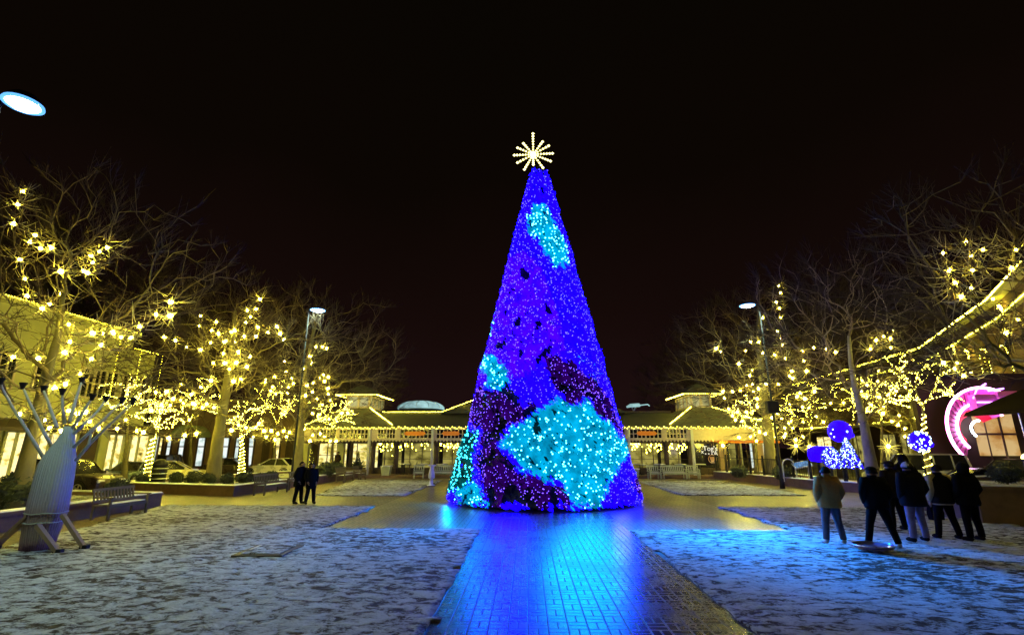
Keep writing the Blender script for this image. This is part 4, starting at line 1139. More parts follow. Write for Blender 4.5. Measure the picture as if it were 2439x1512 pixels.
# dark canopy of the neighbouring terrace
M['canvas_dark'] = mat('dark canvas', (.012, .008, .006), .95, .3, 3, .2, spec=.05)
cc = on_y(2462, 968, 25.5)
cn = empty('canopy', (cc.x, 25.5, -.14), label='dark canvas canopy on a slim post, in front of the pink arch', cat='canopy')
b = MB(); hzz = cc.z + .14; b.loft([[(-1.8, -1.5, hzz - .35), (3, -1.5, hzz - .1), (3, 2, hzz - .1), (-1.8, 2, hzz - .35)], [(-1.7, -1.4, hzz - .15), (3, -1.4, hzz + .5), (3, 1.9, hzz + .5), (-1.7, 1.9, hzz - .15)], [(.1, -.1, hzz + .9), (3, -.1, hzz + 1.3), (3, .5, hzz + 1.3), (.1, .5, hzz + .9)]]); b.build('roof', M['canvas_dark'], cn)
b = MB(); b.tube([(-1.2, -.6, 0), (-1.35, -.6, hzz - .3)], .05, 8); b.build('post', M['chrome'], cn)
b = MB(); b.tube([(1.6, -.6, 0), (1.6, -.6, hzz - .2)], .07, 8); b.build('post', M['black_metal'], cn)
# ------------------------------------------------------------------ planters and shrubs
def planter(poly, hgt, label, wall_t=.32, z0=0.0):
    c = (sum(p[0] for p in poly) / len(poly), sum(p[1] for p in poly) / len(poly))
    root = empty('stone_planter', (c[0], c[1], z0), label=label, cat='planter', group='stone planters round the square')
    P2 = [Vector((p[0] - c[0], p[1] - c[1])) for p in poly]; n = len(P2)
    area = sum(P2[i].x * P2[(i + 1) % n].y - P2[(i + 1) % n].x * P2[i].y for i in range(n)); sg = 1 if area > 0 else -1

    def inset(d):
        out = []
        for i in range(n):
            a, q, e = P2[i - 1], P2[i], P2[(i + 1) % n]
            n1 = Vector((-(q - a).y, (q - a).x)).normalized() * sg; n2 = Vector((-(e - q).y, (e - q).x)).normalized() * sg
            out.append(q + (n1 + n2) * (d / (1 + n1.dot(n2))))
        return out
    A, I, O = P2, inset(wall_t), inset(-.035)
    b = MB(); ring = lambda pts, z: [(p.x, p.y, z) for p in pts]
    b.loft([ring(A, -.05), ring(A, hgt - .09), ring(I, hgt - .09), ring(I, hgt * .5)], False); b.build('wall', M['stone'], root)
    b = MB(); b.loft([ring(O, hgt - .088), ring(O, hgt), ring(I, hgt), ring(I, hgt - .088)], False); b.build('coping', M['stone'], root)
    b = MB(); b.loft([ring(inset(-.01), hgt + .004), ring(inset(.03), hgt + .045), ring(inset(wall_t - .03), hgt + .045), ring(inset(wall_t), hgt + .003)], False); b.build('snow_cap', M['snow'], root)
    b = MB(); b.add(ring(I, hgt - .12), [tuple(range(n))]); b.build('snow_bed', M['lawn'], root)
    return root


q1, q2, q3 = on_z(300, 1172), on_z(555, 1181), on_z(880, 1132)
planter([(-25, 7.5), (-13.95, 7.5), (-13.95, 19.8), (-25, 21.6)], .50, 'long stone planter with snowy coping right behind the pale wrapped sculpture')
planter([(q1.x - 1.2, q1.y + .3), (q2.x, q2.y), (q3.x, 38), (q3.x - 5.4, 38)], .46, 'stone planter holding the row of round shrubs, behind the wooden bench')
r1, r2, r3 = on_z(1696, 1137), on_z(1932, 1163), on_z(2060, 1174)
planter([(r2.x, r2.y), (r3.x, r3.y), (r3.x + 1.6, r3.y + 9.5), (r1.x + 3.4, r1.y - .4), (r1.x, r1.y - .4)], .46, 'stone planter edged with a dark iron railing, beyond the group of people')
k0 = on_z(2343, 1247)
planter([(k0.x, k0.y), (k0.x + 5, k0.y - 1.6), (k0.x + 5.5, k0.y + 5), (k0.x + .9, k0.y + 5)], 1.06, 'tall raised stone planter with bright snow on top, beside the dark coated man')


def shrub(c, r, lab, seed, group, hz_=1.0, nleaf=900):
    rg = random.Random(seed); root = empty('shrub', c, label=lab, cat='shrub', group=group)
    b = MB()
    for k in range(nleaf):
        d = Vector((rg.gauss(0, 1), rg.gauss(0, 1), rg.gauss(0, 1))).normalized()
        kk = r * (rg.uniform(.72, 1.05) + .16 * mnoise.noise(d * 3 + Vector((seed, 0, 0))))
        p = Vector((d.x * kk, d.y * kk, max(.02, r * .85 * hz_ + d.z * kk * .9 * hz_)))
        t1 = (d + Vector((rg.uniform(-1, 1), rg.uniform(-1, 1), rg.uniform(-1, 1))) * .9).normalized(); o = t1.orthogonal().normalized() * r * .07; L = r * rg.uniform(.12, .26)
        b.add([p - o, p + t1 * L * .5 - o * .2, p + t1 * L, p + o], [(0, 1, 2, 3)])
    b.ball((0, 0, r * .8 * hz_), (r * .78, r * .78, r * .78 * hz_), 12, 8)
    b.build('foliage', M['shrub'], root)
    b = MB(); b.tube([(0, 0, -.08), (0, 0, r * .5)], .04, 5); b.build('stem', M['bark'], root)
    return root


for i, (x, yv, rr, y, lab) in enumerate(((975, 985, .42, 26.4, 'round shrub nearest the oncoming headlight in the shrub row'), (1205, 985, .46, 26.2, 'low broad shrub before the yellow lit car in the shrub row'),
        (1325, 965, .50, 26.0, 'square clipped shrub just before the mottled trunk'), (1428, 985, .44, 25.8, 'snow dusted round shrub at the foot of the mottled trunk'), (1560, 985, .45, 25.6, 'round shrub one place past the mottled trunk'), (1690, 972, .50, 25.6, 'round shrub nearest the wooden bench in the shrub row'))):
    (u, v), = z2((x, yv)); p = on_y(u, v, y); shrub((p.x, y, .36), rr * .74, lab, 40 + i, 'round shrubs in the bed', .95)
(u, v), = z2((1090, 930)); p = on_y(u, v, 26.6); r = empty('litter_bin', (p.x, 26.6, .36), label='dark ribbed litter bin with a domed lid, standing in the shrub row', cat='litter bin')
b = MB(); b.lathe([(.30, 0), (.33, .05), (.36, .82), (.33, .86)], n=24); b.build('body', M['black_metal'], r, smooth=True)
b = MB(); b.lathe([(.37, .861), (.37, .92), (.30, 1.08), (.16, 1.2), (.03, 1.24)], n=20); b.build('lid', M['black_metal'], r, smooth=True)
for z in (.25, .5, .75): b = MB(); b.tube([(.365 * math.cos(a), .365 * math.sin(a), z) for a in np.linspace(0, 6.283, 21)], .018, 5, cap=False); b.build('hoop', M['chrome'], r)
for i, (u, v, y, rr, lab, h_) in enumerate(((42, 1185, 15.6, .62, 'leafy bush in the planter left of the wrapped sculpture', 1.0), (276, 1188, 19, .42, 'loose bush behind the empty bench by the sculpture', .9), (618, 1156, 27, .36, 'low hedge bush left of the wooden bench', .8), (645, 1140, 29, .36, 'hedge bush behind the wooden bench', .8),
        (575, 1156, 27.5, .36, 'low bush in the bed behind the left end of the bench', .8), (775, 1128, 33, .55, 'bush behind the embracing couple, toward the market hall', .9), (800, 1130, 35, .5, 'bush beside the two empty benches by the market hall', .9), (1760, 1118, 33, .5, 'bush behind the dark iron railing near the hall', .8), (1865, 1125, 31, .55, 'bush at the foot of the second tall lamp post', .8),
        (2400, 1150, 18.5, .48, 'wide dark bush on the raised planter at the frame edge', .7), (2330, 1140, 20.5, .55, 'wide dark bush behind the raised planter', .7))):
    p = on_y(u, v, y); shrub((p.x, y, (1.0 if y == 18.5 else .36) if y != 20.5 else 0), rr, lab, 60 + i, 'loose bushes in the planters', h_)


# ------------------------------------------------------------------ benches and garden chairs
def bench(loc, rz, L, label, m, cat='bench', group=None, name='park_bench'):
    r = empty(name, loc, rz, label, cat, group); h = L / 2                # faces its own -Y
    b = MB()
    for k in range(5): b.box(-h, h, -.26 + k * .105, -.26 + k * .105 + .08, .42, .45)
    b.box(-h, h, -.262, -.235, .34, .41); b.build('seat', m, r)
    b = MB(); T = Matrix.Translation((0, .25, .45)) @ Matrix.Rotation(R(-12), 4, 'X')
    b.box(-h, h, -.02, .02, .40, .48, T); b.box(-h, h, -.02, .02, .06, .12, T)
    n = max(4, int(L / .13))
    for k in range(n): x = -h + .05 + (L - .1) * k / (n - 1); b.box(x - .03, x + .03, -.013, .013, .12, .40, T)
    b.build('backrest', m, r)
    for sx in (-1, 1):
        for y in (-.25, .25): b = MB(); b.box(sx * (h - .06) - .032, sx * (h - .06) + .032, y - .032, y + .032, .0, .42 if y > 0 else .64); b.build('leg', m, r)
        b = MB(); b.box(sx * (h - .06) - .045, sx * (h - .06) + .045, -.32, .30, .641, .675); b.build('armrest', m, r)
    b = MB(); b.box(-h + .1, h - .1, -.2, .15, .452, .468); b.build('snow', M['snow'], r)
    return r


M['bench_pale'] = mat('pale green bench paint', (.36, .40, .29), .55, .15, 5, .1)
bench((-13.2, 16.9, 0), R(90), 1.7, 'dark empty wooden bench in front of the planter behind the sculpture', M['bench_wood'])
bench((-12.35, 25.1, 0), R(86), 2.1, 'slatted wooden bench nearest the embracing couple, backing onto the planter', M['bench_wood'])
bench((-12.15, 27.6, 0), R(86), 1.0, 'snowy wooden garden chair half hidden behind the embracing couple', M['bench_wood'], 'chair', None, 'garden_chair')
bench((-11.65, 33.2, 0), R(86), 1.5, 'wooden bench further along the planter, toward the market hall', M['bench_wood'])
bench((-11.45, 35.5, 0), R(80), .8, 'wooden garden chair past the further bench, by the hall steps', M['bench_wood'], 'chair', None, 'garden_chair')
for u, L, rz, cat, lab in ((996, .75, 8, 'chair', 'pale green garden chair left of the violet lit pedestal'), (1058, 1.7, 0, 'bench', 'pale green bench partly behind the violet lit pedestal'), (1556, .85, 6, 'chair', 'pale green garden chair nearest the lit tree, by the hall steps'), (1602, 1.7, 4, 'bench', 'pale green bench between two garden chairs by the hall steps'), (1648, .85, -4, 'chair', 'pale green garden chair furthest from the lit tree, by the hall steps')):
    p = on_z(u, 1139); bench((p.x, 36.9, 0), R(rz), L, lab, M['bench_pale'], cat, None, 'park_bench' if cat == 'bench' else 'garden_chair')


def tub(u, v, y, lab, s=1.0):
    p = on_y(u, v, y); r = empty('planter_tub', (p.x, y, .0 if y < 37.6 else .162), label=lab, cat='tub')
    b = MB(); b.loft([[(x * .26 * s, yy * .26 * s, 0) for x, yy in ((-1, -1), (1, -1), (1, 1), (-1, 1))], [(x * .34 * s, yy * .34 * s, .62 * s) for x, yy in ((-1, -1), (1, -1), (1, 1), (-1, 1))]]); b.build('body', M['bench_pale'], r)
    b = MB(); b.box(-.37 * s, .37 * s, -.37 * s, .37 * s, .621 * s, .68 * s); b.build('rim', M['snow'], r)


tub(920, 1120, 38.3, 'square pale tub on the hall terrace left of the garden chair', 1.0)
tub(1508, 1120, 37.3, 'square pale tub tucked behind the lit tree edge', 1.05)
p = on_y(850, 1130, 38.4); r = empty('potted_plant', (p.x, 38.4, .162), label='dark potted plant standing before the yellow shop window of the hall', cat='plant')
b = MB(); b.lathe([(.24, 0), (.36, .5), (.40, .55), (.34, .53)], n=14); b.build('pot', M['dark_wood'], r)
b = MB()
for k in range(260):
    d = Vector((rng.gauss(0, 1), rng.gauss(0, 1), abs(rng.gauss(.4, 1)))).normalized(); p1 = Vector((0, 0, .55)) + d * rng.uniform(.05, .35); L = rng.uniform(.2, .5); o = d.orthogonal().normalized() * .03
    b.add([p1 - o, p1 + o, p1 + d * L], [(0, 1, 2)])
for k in range(160):
    z = rng.uniform(.7, 1.7); a = rng.uniform(0, 6.28); o = (1.75 - z) * .28; b.add([(0, 0, z), (math.cos(a) * o, math.sin(a) * o, z - .05), (math.cos(a + .3) * o, math.sin(a + .3) * o, z + .04)], [(0, 1, 2)])
b.build('foliage', M['shrub'], r)


def cafe_table(u, y, lab):
    p = on_y(u, 1120, y); r = empty('cafe_table', (p.x, y, .162), label=lab, cat='table', group='cafe tables on the hall terrace')
    b = MB(); b.lathe([(.46, .70), (.48, .72), (.46, .74)], n=18); b.build('table_top', M['black_metal'], r)
    b = MB(); b.lathe([(.43, .741), (.42, .775), (.30, .79)], n=14); b.build('snow', M['snow'], r)
    b = MB(); b.tube([(0, 0, .03), (0, 0, .70)], .04, 8); b.build('pedestal', M['black_metal'], r)
    b = MB()
    for a in (0, 1.57, 3.14, 4.71): b.tube([(0, 0, .05), (math.cos(a) * .3, math.sin(a) * .3, .02)], .025, 5)
    b.build('foot', M['black_metal'], r); return r


def cafe_chair(x, y, rz, lab):
    r = empty('cafe_chair', (x, y, .162), rz, lab, 'chair', 'cafe chairs on the hall terrace')
    b = MB(); b.lathe([(.20, .44), (.21, .46), (.19, .475)], n=14); b.build('seat', M['dark_wood'], r)
    for a in (.78, 2.36, 3.93, 5.5): b = MB(); b.tube([(math.cos(a) * .16, math.sin(a) * .16, .44), (math.cos(a) * .22, math.sin(a) * .22, 0)], .016, 5); b.build('leg', M['black_metal'], r)
    b = MB(); b.tube([(-.18, .14, .45), (-.19, .2, .8), (-.1, .22, .88), (.1, .22, .88), (.19, .2, .8), (.18, .14, .45)], .016, 5); b.tube([(-.185, .18, .66), (.185, .18, .66)], .022, 5); b.build('backrest', M['black_metal'], r)


hx_ = lambda u, y: on_y(u, 1120, y).x
for i, (u, y, wh) in enumerate(((963, 39.6, 'left of the garden chair'), (1005, 39.4, 'just above the left garden chair'), (1052, 39.5, 'behind the violet pedestal'), (1525, 39.5, 'nearest the lit tree'), (1572, 39.4, 'behind the bench right of the tree'), (1622, 39.4, 'right of the middle table'), (1668, 39.5, 'below the white lettered window'))):
    cafe_table(u, y, 'snow topped cafe table %s' % wh)
    x = hx_(u, y)
    cafe_chair(x - .75, y + .1, R(90), 'dark chair at one end of the table %s' % wh); cafe_chair(x + .75, y - .1, R(-90), 'dark chair at the far end of the table %s' % wh)


# ------------------------------------------------------------------ street lamps
M['lamp_halo'] = glow('blue lamp halo', (.12, .42, 1.0), 1.6)  # ring glows blue as the halo around each lens


def street_lamp(hd, side, lab, pw, rl=.42, arm=.75, tilt=0.0, ybase=0.0):
    x0 = hd.x + side * arm; r = empty('street_lamp', (x0, hd.y, ybase), label=lab, cat='street lamp'); z = hd.z - ybase
    b = MB(); b.tube([(0, 0, 0), (0, 0, .5), (0, 0, .55), (0, 0, z + .1)], [.13, .12, .065, .04], 10); b.build('pole', M['black_metal'], r, smooth=True)
    b = MB(); b.tube([(0, 0, z), (-side * arm * .5, 0, z + .22), (-side * arm, 0, z + .14)], .04, 6); b.build('arm', M['black_metal'], r)
    hx0 = -side * arm; b = MB(); b.lathe([(rl, .02), (rl * .95, .1), (rl * .6, .2), (.06, .26)], (hx0, 0, z), 18); b.build('lamp_head', M['black_metal'], r, smooth=True)
    b = MB(); b.lathe([(.02, -.09), (rl * .6, -.07), (rl * .92, .0), (rl * .93, .018)], (hx0, 0, z), 18); b.build('lens', M['lamp'], r, smooth=True)
    b = MB(); b.tube([(hx0 + rl * math.cos(a), rl * math.sin(a), z) for a in np.linspace(0, 6.2832, 25)], .035, 5, cap=False); b.build('halo_ring', M['lamp_halo'], r, smooth=True)
    L = bpy.data.lights.new('street_lamp_bulb', 'AREA'); L.shape = 'DISK'; L.size = rl * 1.6; L.energy = pw; L.color = (.70, 1.0, .80)
    lo = bpy.data.objects.new('bulb', L); COL.objects.link(lo); lo.parent = r; lo.location = (hx0, 0, z - .12)
    return r


street_lamp(on_y(55, 248, 8), -1, 'nearest street lamp, big oval cool white head high over the wrapped sculpture', 230, .29, .47)
street_lamp(on_y(757, 738, 29), -1, 'slim black street lamp rising between the mottled trunk and the market hall', 260, .42, .55)
sl = street_lamp(on_y(1780, 727, 29), 1, 'slim black street lamp beside the shops with orange awnings', 260, .42, .7)
b = MB(); b.bevbox(-.32, .32, -.2, .2, 4.0, 4.7, .04); b.build('speaker', M['black_metal'], sl)

# ------------------------------------------------------------------ iron railing on the far planter
ra, rb_ = Vector((r1.x + .15, r1.y - .6, .46)), Vector((r2.x + .15, r2.y + .1, .46)); rc = Vector((r3.x - .1, r3.y + .15, .46))
rl = empty('iron_railing', ra, label='dark iron railing with square posts along the far planter edge', cat='railing')
def rail_run(a, c, n):
    for i in range(n + 1):
        p = a.lerp(c, i / n) - ra; b = MB(); b.box(p.x - .05, p.x + .05, p.y - .05, p.y + .05, 0, 1.12); b.lathe([(.065, 1.121), (.065, 1.17), (.01, 1.23)], (p.x, p.y, 0), 8); b.build('post', M['black_metal'], rl)
    for z, nm in ((1.0, 'top_rail'), (.16, 'bottom_rail')):
        b = MB(); b.tube([a - ra + Vector((0, 0, z)), c - ra + Vector((0, 0, z))], .024, 4); b.build(nm, M['black_metal'], rl)
    k = int((c - a).length / .16); b = MB()
    for i in range(1, k): p = a.lerp(c, i / k) - ra; b.tube([(p.x, p.y, .16), (p.x, p.y, 1.0)], .009, 4)
    b.build('balusters', M['black_metal'], rl)['kind'] = 'stuff'
rail_run(ra, rb_, 7); rail_run(rb_ + Vector((.5, 0, 0)), rc, 3)

# ------------------------------------------------------------------ light ornaments on the right
def burst(u, v, y, r_, lab):
    p = on_y(u, v, y); r = empty('starburst_light', p, label=lab, cat='light ornament', group='starburst lights on thin stakes')
    b = MB()
    for k in range(26):
        d = Vector((rng.gauss(0, 1), rng.gauss(0, 1), rng.gauss(0, 1))).normalized(); b.tube([d * .04, d * r_ * rng.uniform(.7, 1.05)], [.013, .004], 4)
    b.build('rays', M['star_spike'], r); b = MB(); b.ball((0, 0, 0), .075, 8, 6); b.build('core', M['star'], r); b = MB(); b.tube([(0, 0, -p.z + .3), (0, 0, 0)], .02, 5); b.build('stake', M['black_metal'], r)


burst(1896, 1060, 32, .60, 'spiky starburst light behind the arched kiosk'); burst(1928, 1062, 33, .50, 'smaller spiky starburst light left of the blue barrel'); burst(2116, 1062, 26, .55, 'spiky starburst light right of the pale trunk'); burst(1722, 1060, 38, .45, 'spiky starburst light on the tan pillar of the hall')
M['blue_glow'] = glow('blue lit vinyl', (.012, 0.0, 1.0), 3.2, .25, 1.5); M['blue_hot'] = glow('white blue bulb', (.5, .75, 1.0), 8)


def netted(b, c, rad, n, r0=.02, squash=1.0):
    for k in range(n):
        d = Vector((rng.gauss(0, 1), rng.gauss(0, 1), rng.gauss(0, 1))).normalized(); b.octa((c[0] + d.x * rad[0], c[1] + d.y * rad[1], c[2] + d.z * rad[2]), r0 * rng.uniform(.7, 1.5))


def orb(u, v, y, r_, lab, nn, post):
    p = on_y(u, v, y); r = empty('light_ball', p, label=lab, cat='light ornament')
    b = MB(); b.ball((0, 0, 0), r_, 20, 14); b.build('ball', M['blue_glow'], r, smooth=True)
    b = MB(); netted(b, (0, 0, 0), (r_ * 1.03,) * 3, nn, .035); tag(b.build('bulbs', M['blue_hot'], r), kind='stuff')
    b = MB(); b.lathe([(.15, 0), (.2, .12), (.12, .24)], (r_ * .9, 0, -r_ * .55), 10); b.build('cap', M['blue_glow'], r)
    b = MB(); b.tube([(0, 0, -p.z + post), (0, 0, -r_ * .95)], .035, 6); b.build('stake', M['black_metal'], r)


orb(2000, 1026, 27, .55, 'big glowing blue ball high above the blue lit shrubs', 10, .3); orb(2190, 1050, 25, .45, 'glowing blue ball with white bulbs beside the light wound small tree', 70, .1)


def lit_shrub(u, v0, v1, w, y, cone, lab):
    a, c = on_y(u, v1, y), on_y(u, v0, y); hgt = max(.6, c.z - max(a.z, .3)); rr = w * .42 / 500 * y * .96 / 2
    r = empty('lit_shrub', (a.x, y, max(a.z, .3) - .02), label=lab, cat='shrub'); b = MB(); l = MB()
    for k in range(900):
        h = rng.random(); rad_ = rr * ((1 - h) ** .8 if cone else math.sqrt(max(0, 1 - (2 * h - 1) ** 2))) * rng.uniform(.8, 1.05); th = rng.uniform(0, 6.283); p = Vector((math.cos(th) * rad_, math.sin(th) * rad_, h * hgt))
        if k % 3 == 0: l.octa(p * 1.03, rng.uniform(.018, .036))
        d = Vector((math.cos(th), math.sin(th), .3)) * rng.uniform(.06, .14); o = d.orthogonal().normalized() * .05; b.add([p - o, p + o, p + d], [(0, 1, 2)])
    b.build('foliage', M['blue_glow'] if False else M['shrub'], r); tag(l.build('bulbs', M['blue_hot'], r), kind='stuff')
    g = MB()
    for k in range(500):
        h = rng.random(); rad_ = rr * ((1 - h) ** .8 if cone else math.sqrt(max(0, 1 - (2 * h - 1) ** 2))); th = rng.uniform(0, 6.283); g.octa((math.cos(th) * rad_, math.sin(th) * rad_, h * hgt), .04)
    tag(g.build('blue_bulbs', M['blue_glow'], r), kind='stuff')


lit_shrub(2025, 1043, 1112, 52, 26.5, True, 'cone shaped shrub netted with blue and white lights under the big blue ball'); lit_shrub(1984, 1066, 1112, 36, 26.2, False, 'round shrub netted with blue and white lights by the blue barrel')
p = on_y(1952, 1081, 27); r = empty('light_barrel', (p.x, 27, max(.35, p.z - .36)), label='glowing blue barrel lying beside the blue lit shrubs', cat='light ornament')
b = MB(); n = 20
b.loft([[(x, rr * math.cos(2 * math.pi * j / n), .38 + rr * math.sin(2 * math.pi * j / n)) for j in range(n)] for x, rr in ((-.45, .28), (-.42, .36), (0, .40), (.65, .37), (.68, .28))]); b.build('barrel', M['blue_glow'], r, smooth=True)
b = MB(); b.tube([(-.46, .2 * math.cos(a), .38 + .2 * math.sin(a)) for a in np.linspace(0, 6.283, 13)], .035, 5); b.build('rim', M['blue_glow'], r)
# arched kiosk with a tilted screen
p = on_y(1888, 1094, 30); r = empty('kiosk', (p.x, 30, .3), label='small arched white frame with a tilted bluish panel behind the railing', cat='kiosk')
b = MB(); b.tube([(-.62, 0, 0), (-.60, 0, .9)] + [(-.28 - .32 * math.cos(a), 0, .9 + .32 * math.sin(a)) for a in np.linspace(.1, math.pi, 8)] + [(.06, -.1, .5), (.08, -.1, 0)], .035, 6); b.build('arch', M['white_paint'], r)
T = Matrix.Translation((.42, -.15, .92)) @ Matrix.Rotation(R(35), 4, 'X') @ Matrix.Rotation(R(-14), 4, 'Y')
b = MB(); b.cbox((0, 0, 0), (.95, .5, .06), T); b.build('panel_frame', M['white_paint'], r); b = MB(); b.cbox((0, 0, .034), (.84, .40, .006), T); b.build('screen', glow('bluish screen', (.18, .42, .85), .55, .6, 7), r)
b = MB(); b.tube([(.75, 0, 0), (.75, -.1, .85)], .035, 6); b.build('leg', M['white_paint'], r)

# ------------------------------------------------------------------ pale wrapped tree sculpture
yS = 11.6; g = on_z(105, 1306); g.y = yS; tp = on_y(166, 1008, yS); mS = .42 / 500 * (yS * .968 + .5)
sculpt = empty('wrapped_sculpture', (g.x, yS, .03), label='pale knit wrapped trunk sculpture with bare white branches, braced by timber props on the snow', cat='sculpture')
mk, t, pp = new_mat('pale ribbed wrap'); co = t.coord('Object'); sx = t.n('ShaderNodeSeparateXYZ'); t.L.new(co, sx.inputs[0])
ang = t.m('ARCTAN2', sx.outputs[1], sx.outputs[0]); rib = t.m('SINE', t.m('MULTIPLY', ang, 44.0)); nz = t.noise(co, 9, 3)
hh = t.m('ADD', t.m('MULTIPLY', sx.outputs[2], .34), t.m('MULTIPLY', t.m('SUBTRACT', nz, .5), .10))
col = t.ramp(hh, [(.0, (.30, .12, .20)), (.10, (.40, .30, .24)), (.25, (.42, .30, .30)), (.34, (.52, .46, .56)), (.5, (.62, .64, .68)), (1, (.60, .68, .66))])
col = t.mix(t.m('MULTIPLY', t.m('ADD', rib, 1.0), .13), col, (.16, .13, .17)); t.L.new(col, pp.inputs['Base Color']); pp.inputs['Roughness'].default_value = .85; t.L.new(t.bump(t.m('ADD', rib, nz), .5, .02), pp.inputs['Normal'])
top_r, bot_r = 26 * mS, 52 * mS; hS = tp.z - .03; dxS = tp.x - g.x
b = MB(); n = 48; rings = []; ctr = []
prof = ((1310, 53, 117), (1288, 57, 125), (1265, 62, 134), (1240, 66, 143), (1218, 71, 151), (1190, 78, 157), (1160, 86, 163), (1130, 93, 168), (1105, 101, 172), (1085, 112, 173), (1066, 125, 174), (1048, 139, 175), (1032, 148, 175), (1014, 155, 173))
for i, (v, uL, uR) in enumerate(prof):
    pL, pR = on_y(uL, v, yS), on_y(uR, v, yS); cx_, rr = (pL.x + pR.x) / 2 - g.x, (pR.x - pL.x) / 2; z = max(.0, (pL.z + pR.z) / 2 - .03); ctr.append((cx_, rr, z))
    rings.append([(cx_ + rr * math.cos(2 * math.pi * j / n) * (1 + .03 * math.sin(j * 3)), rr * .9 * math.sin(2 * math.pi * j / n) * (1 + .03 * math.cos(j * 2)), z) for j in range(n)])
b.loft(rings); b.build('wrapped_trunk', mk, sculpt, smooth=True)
for k in (3, 4):
    cx_, rr, z = ctr[k]; rr *= 1.02; b = MB(); b.tube([(cx_ + rr * math.cos(a), rr * .92 * math.sin(a), z + .01 * math.sin(5 * a)) for a in np.linspace(0, 6.283, 25)], .014, 4, cap=False); b.build('band', M['white_paint'], sculpt)
zs_ = lambda *p: Z((0, 940), 6.775, p); M['branch_white'] = mat('whitewashed branch', (.46, .48, .44), .8, .2, 8, .2)
stems = (((760, 1420), (560, 1080), (340, 720), (220, 540), (30, 190), (15, 100)), ((880, 1190), (740, 940), (600, 640), (490, 420), (385, 180)), ((960, 850), (870, 600), (810, 420), (735, 230)), ((1090, 800), (1060, 560), (1050, 280)), ((1180, 760), (1250, 500), (1320, 260), (1380, 90)), ((1240, 1200), (1500, 960), (1730, 750), (1880, 600), (2060, 430)), ((1285, 1420), (1500, 1160), (1740, 920), (1960, 720), (2250, 440)), ((1235, 980), (1420, 800), (1640, 600), (1790, 400)), ((1200, 900), (1380, 650), (1480, 480), (1560, 370)))
cups = ((15, 90), (380, 120), (730, 180), (1048, 230), (1385, 50), (2070, 385), (2265, 405), (1800, 340), (1560, 320))
for i, (st, cu) in enumerate(zip(stems, cups)):
    dy = (-.5, -.35, .3, -.2, .5, .2, -.4, .5, -.1)[i]; pts = []
    for k, (u, v) in enumerate(zs_(*st)): f = k / (len(st) - 1); q = on_y(u, v, yS + dy * f - (.25 if k == 0 else .1) * 0); pts.append((q.x - g.x, q.y - yS, q.z - .03))
    b = MB(); b.tube(pts, list(np.linspace(.038, .022, len(pts))), 7); o = b.build('branch', M['branch_white'], sculpt, smooth=True)
    e = Vector(pts[-1]); b = MB(); b.lathe([(.035, -.05), (.04, 0), (.082, .10), (.078, .105), (.04, .05)], e, 10); b.build('cup', M['black_metal'], o)
    if i == 6:
        q = [on_y(*z_, yS - .2) for z_ in zs_((1505, 1150), (1525, 1050), (1545, 960))]; b = MB(); b.tube([(w.x - g.x, -.2, w.z - .03) for w in q], [.03, .025, .02], 6); b.build('spur', M['branch_white'], o)
zp = lambda *p: Z((0, 1100), 5.04, p)
for (a, c, ya, yc_) in (((365, 950), (-60, 1330), -.3, -.5), ((470, 1060), (725, 1395), -.5, -1.05), ((785, 930), (1055, 1340), -.1, -.3)):
    (u0, v0), (u1, v1) = zp(a, c); q0 = on_y(u0, v0, yS + ya); q1 = on_z(u1, v1, .06); b = MB()
    d = (Vector(q1) - q0); o = Vector((d.y, -d.x, 0)).normalized() * .06 if d.to_2d().length > .01 else Vector((.06, 0, 0)); w = d.cross(o).normalized() * .035
    A0 = [q0 + o + w, q0 - o + w, q0 - o - w, q0 + o - w]; A1 = [p + d for p in A0]; b.loft([[p - Vector((g.x, yS, .03)) for p in A0], [p - Vector((g.x, yS, .03)) for p in A1]]); o_ = b.build('prop', M['wood'], sculpt)
    b = MB(); qq = Vector(q1) - Vector((g.x, yS, .03)); b.bevbox(qq.x - .07, qq.x + .1, qq.y - .06, qq.y + .06, -.03, .08, .01); b.build('foot', M['black_metal'], o_)

# pedestal like a narrow vase with a flat top
p = on_z(1027, 1156); q = on_y(1027, 1107, p.y); hP = q.z
ped = empty('pedestal', (p.x, p.y, .03), label='slim vase shaped pale pedestal with a flat top on the snow, glowing violet', cat='pedestal')
M['ped'] = mat('pale lavender enamel', (.55, .55, .80), .35, .08, 5, .05)
mpx = .42 / 500 * p.y * .97
b = MB(); b.lathe([(10 * mpx, 0), (10 * mpx, .03), (4.5 * mpx, .07), (3.6 * mpx, hP * .32), (7.5 * mpx, hP * .36), (8 * mpx, hP * .5), (6 * mpx, hP * .72), (4.5 * mpx, hP * .84), (6 * mpx, hP * .95)], n=20); b.build('body', M['ped'], ped, smooth=True)
b = MB(); b.lathe([(9.5 * mpx, hP * .955), (9.8 * mpx, hP), (9.2 * mpx, hP * 1.01)], n=20); b.build('top', M['ped'], ped)

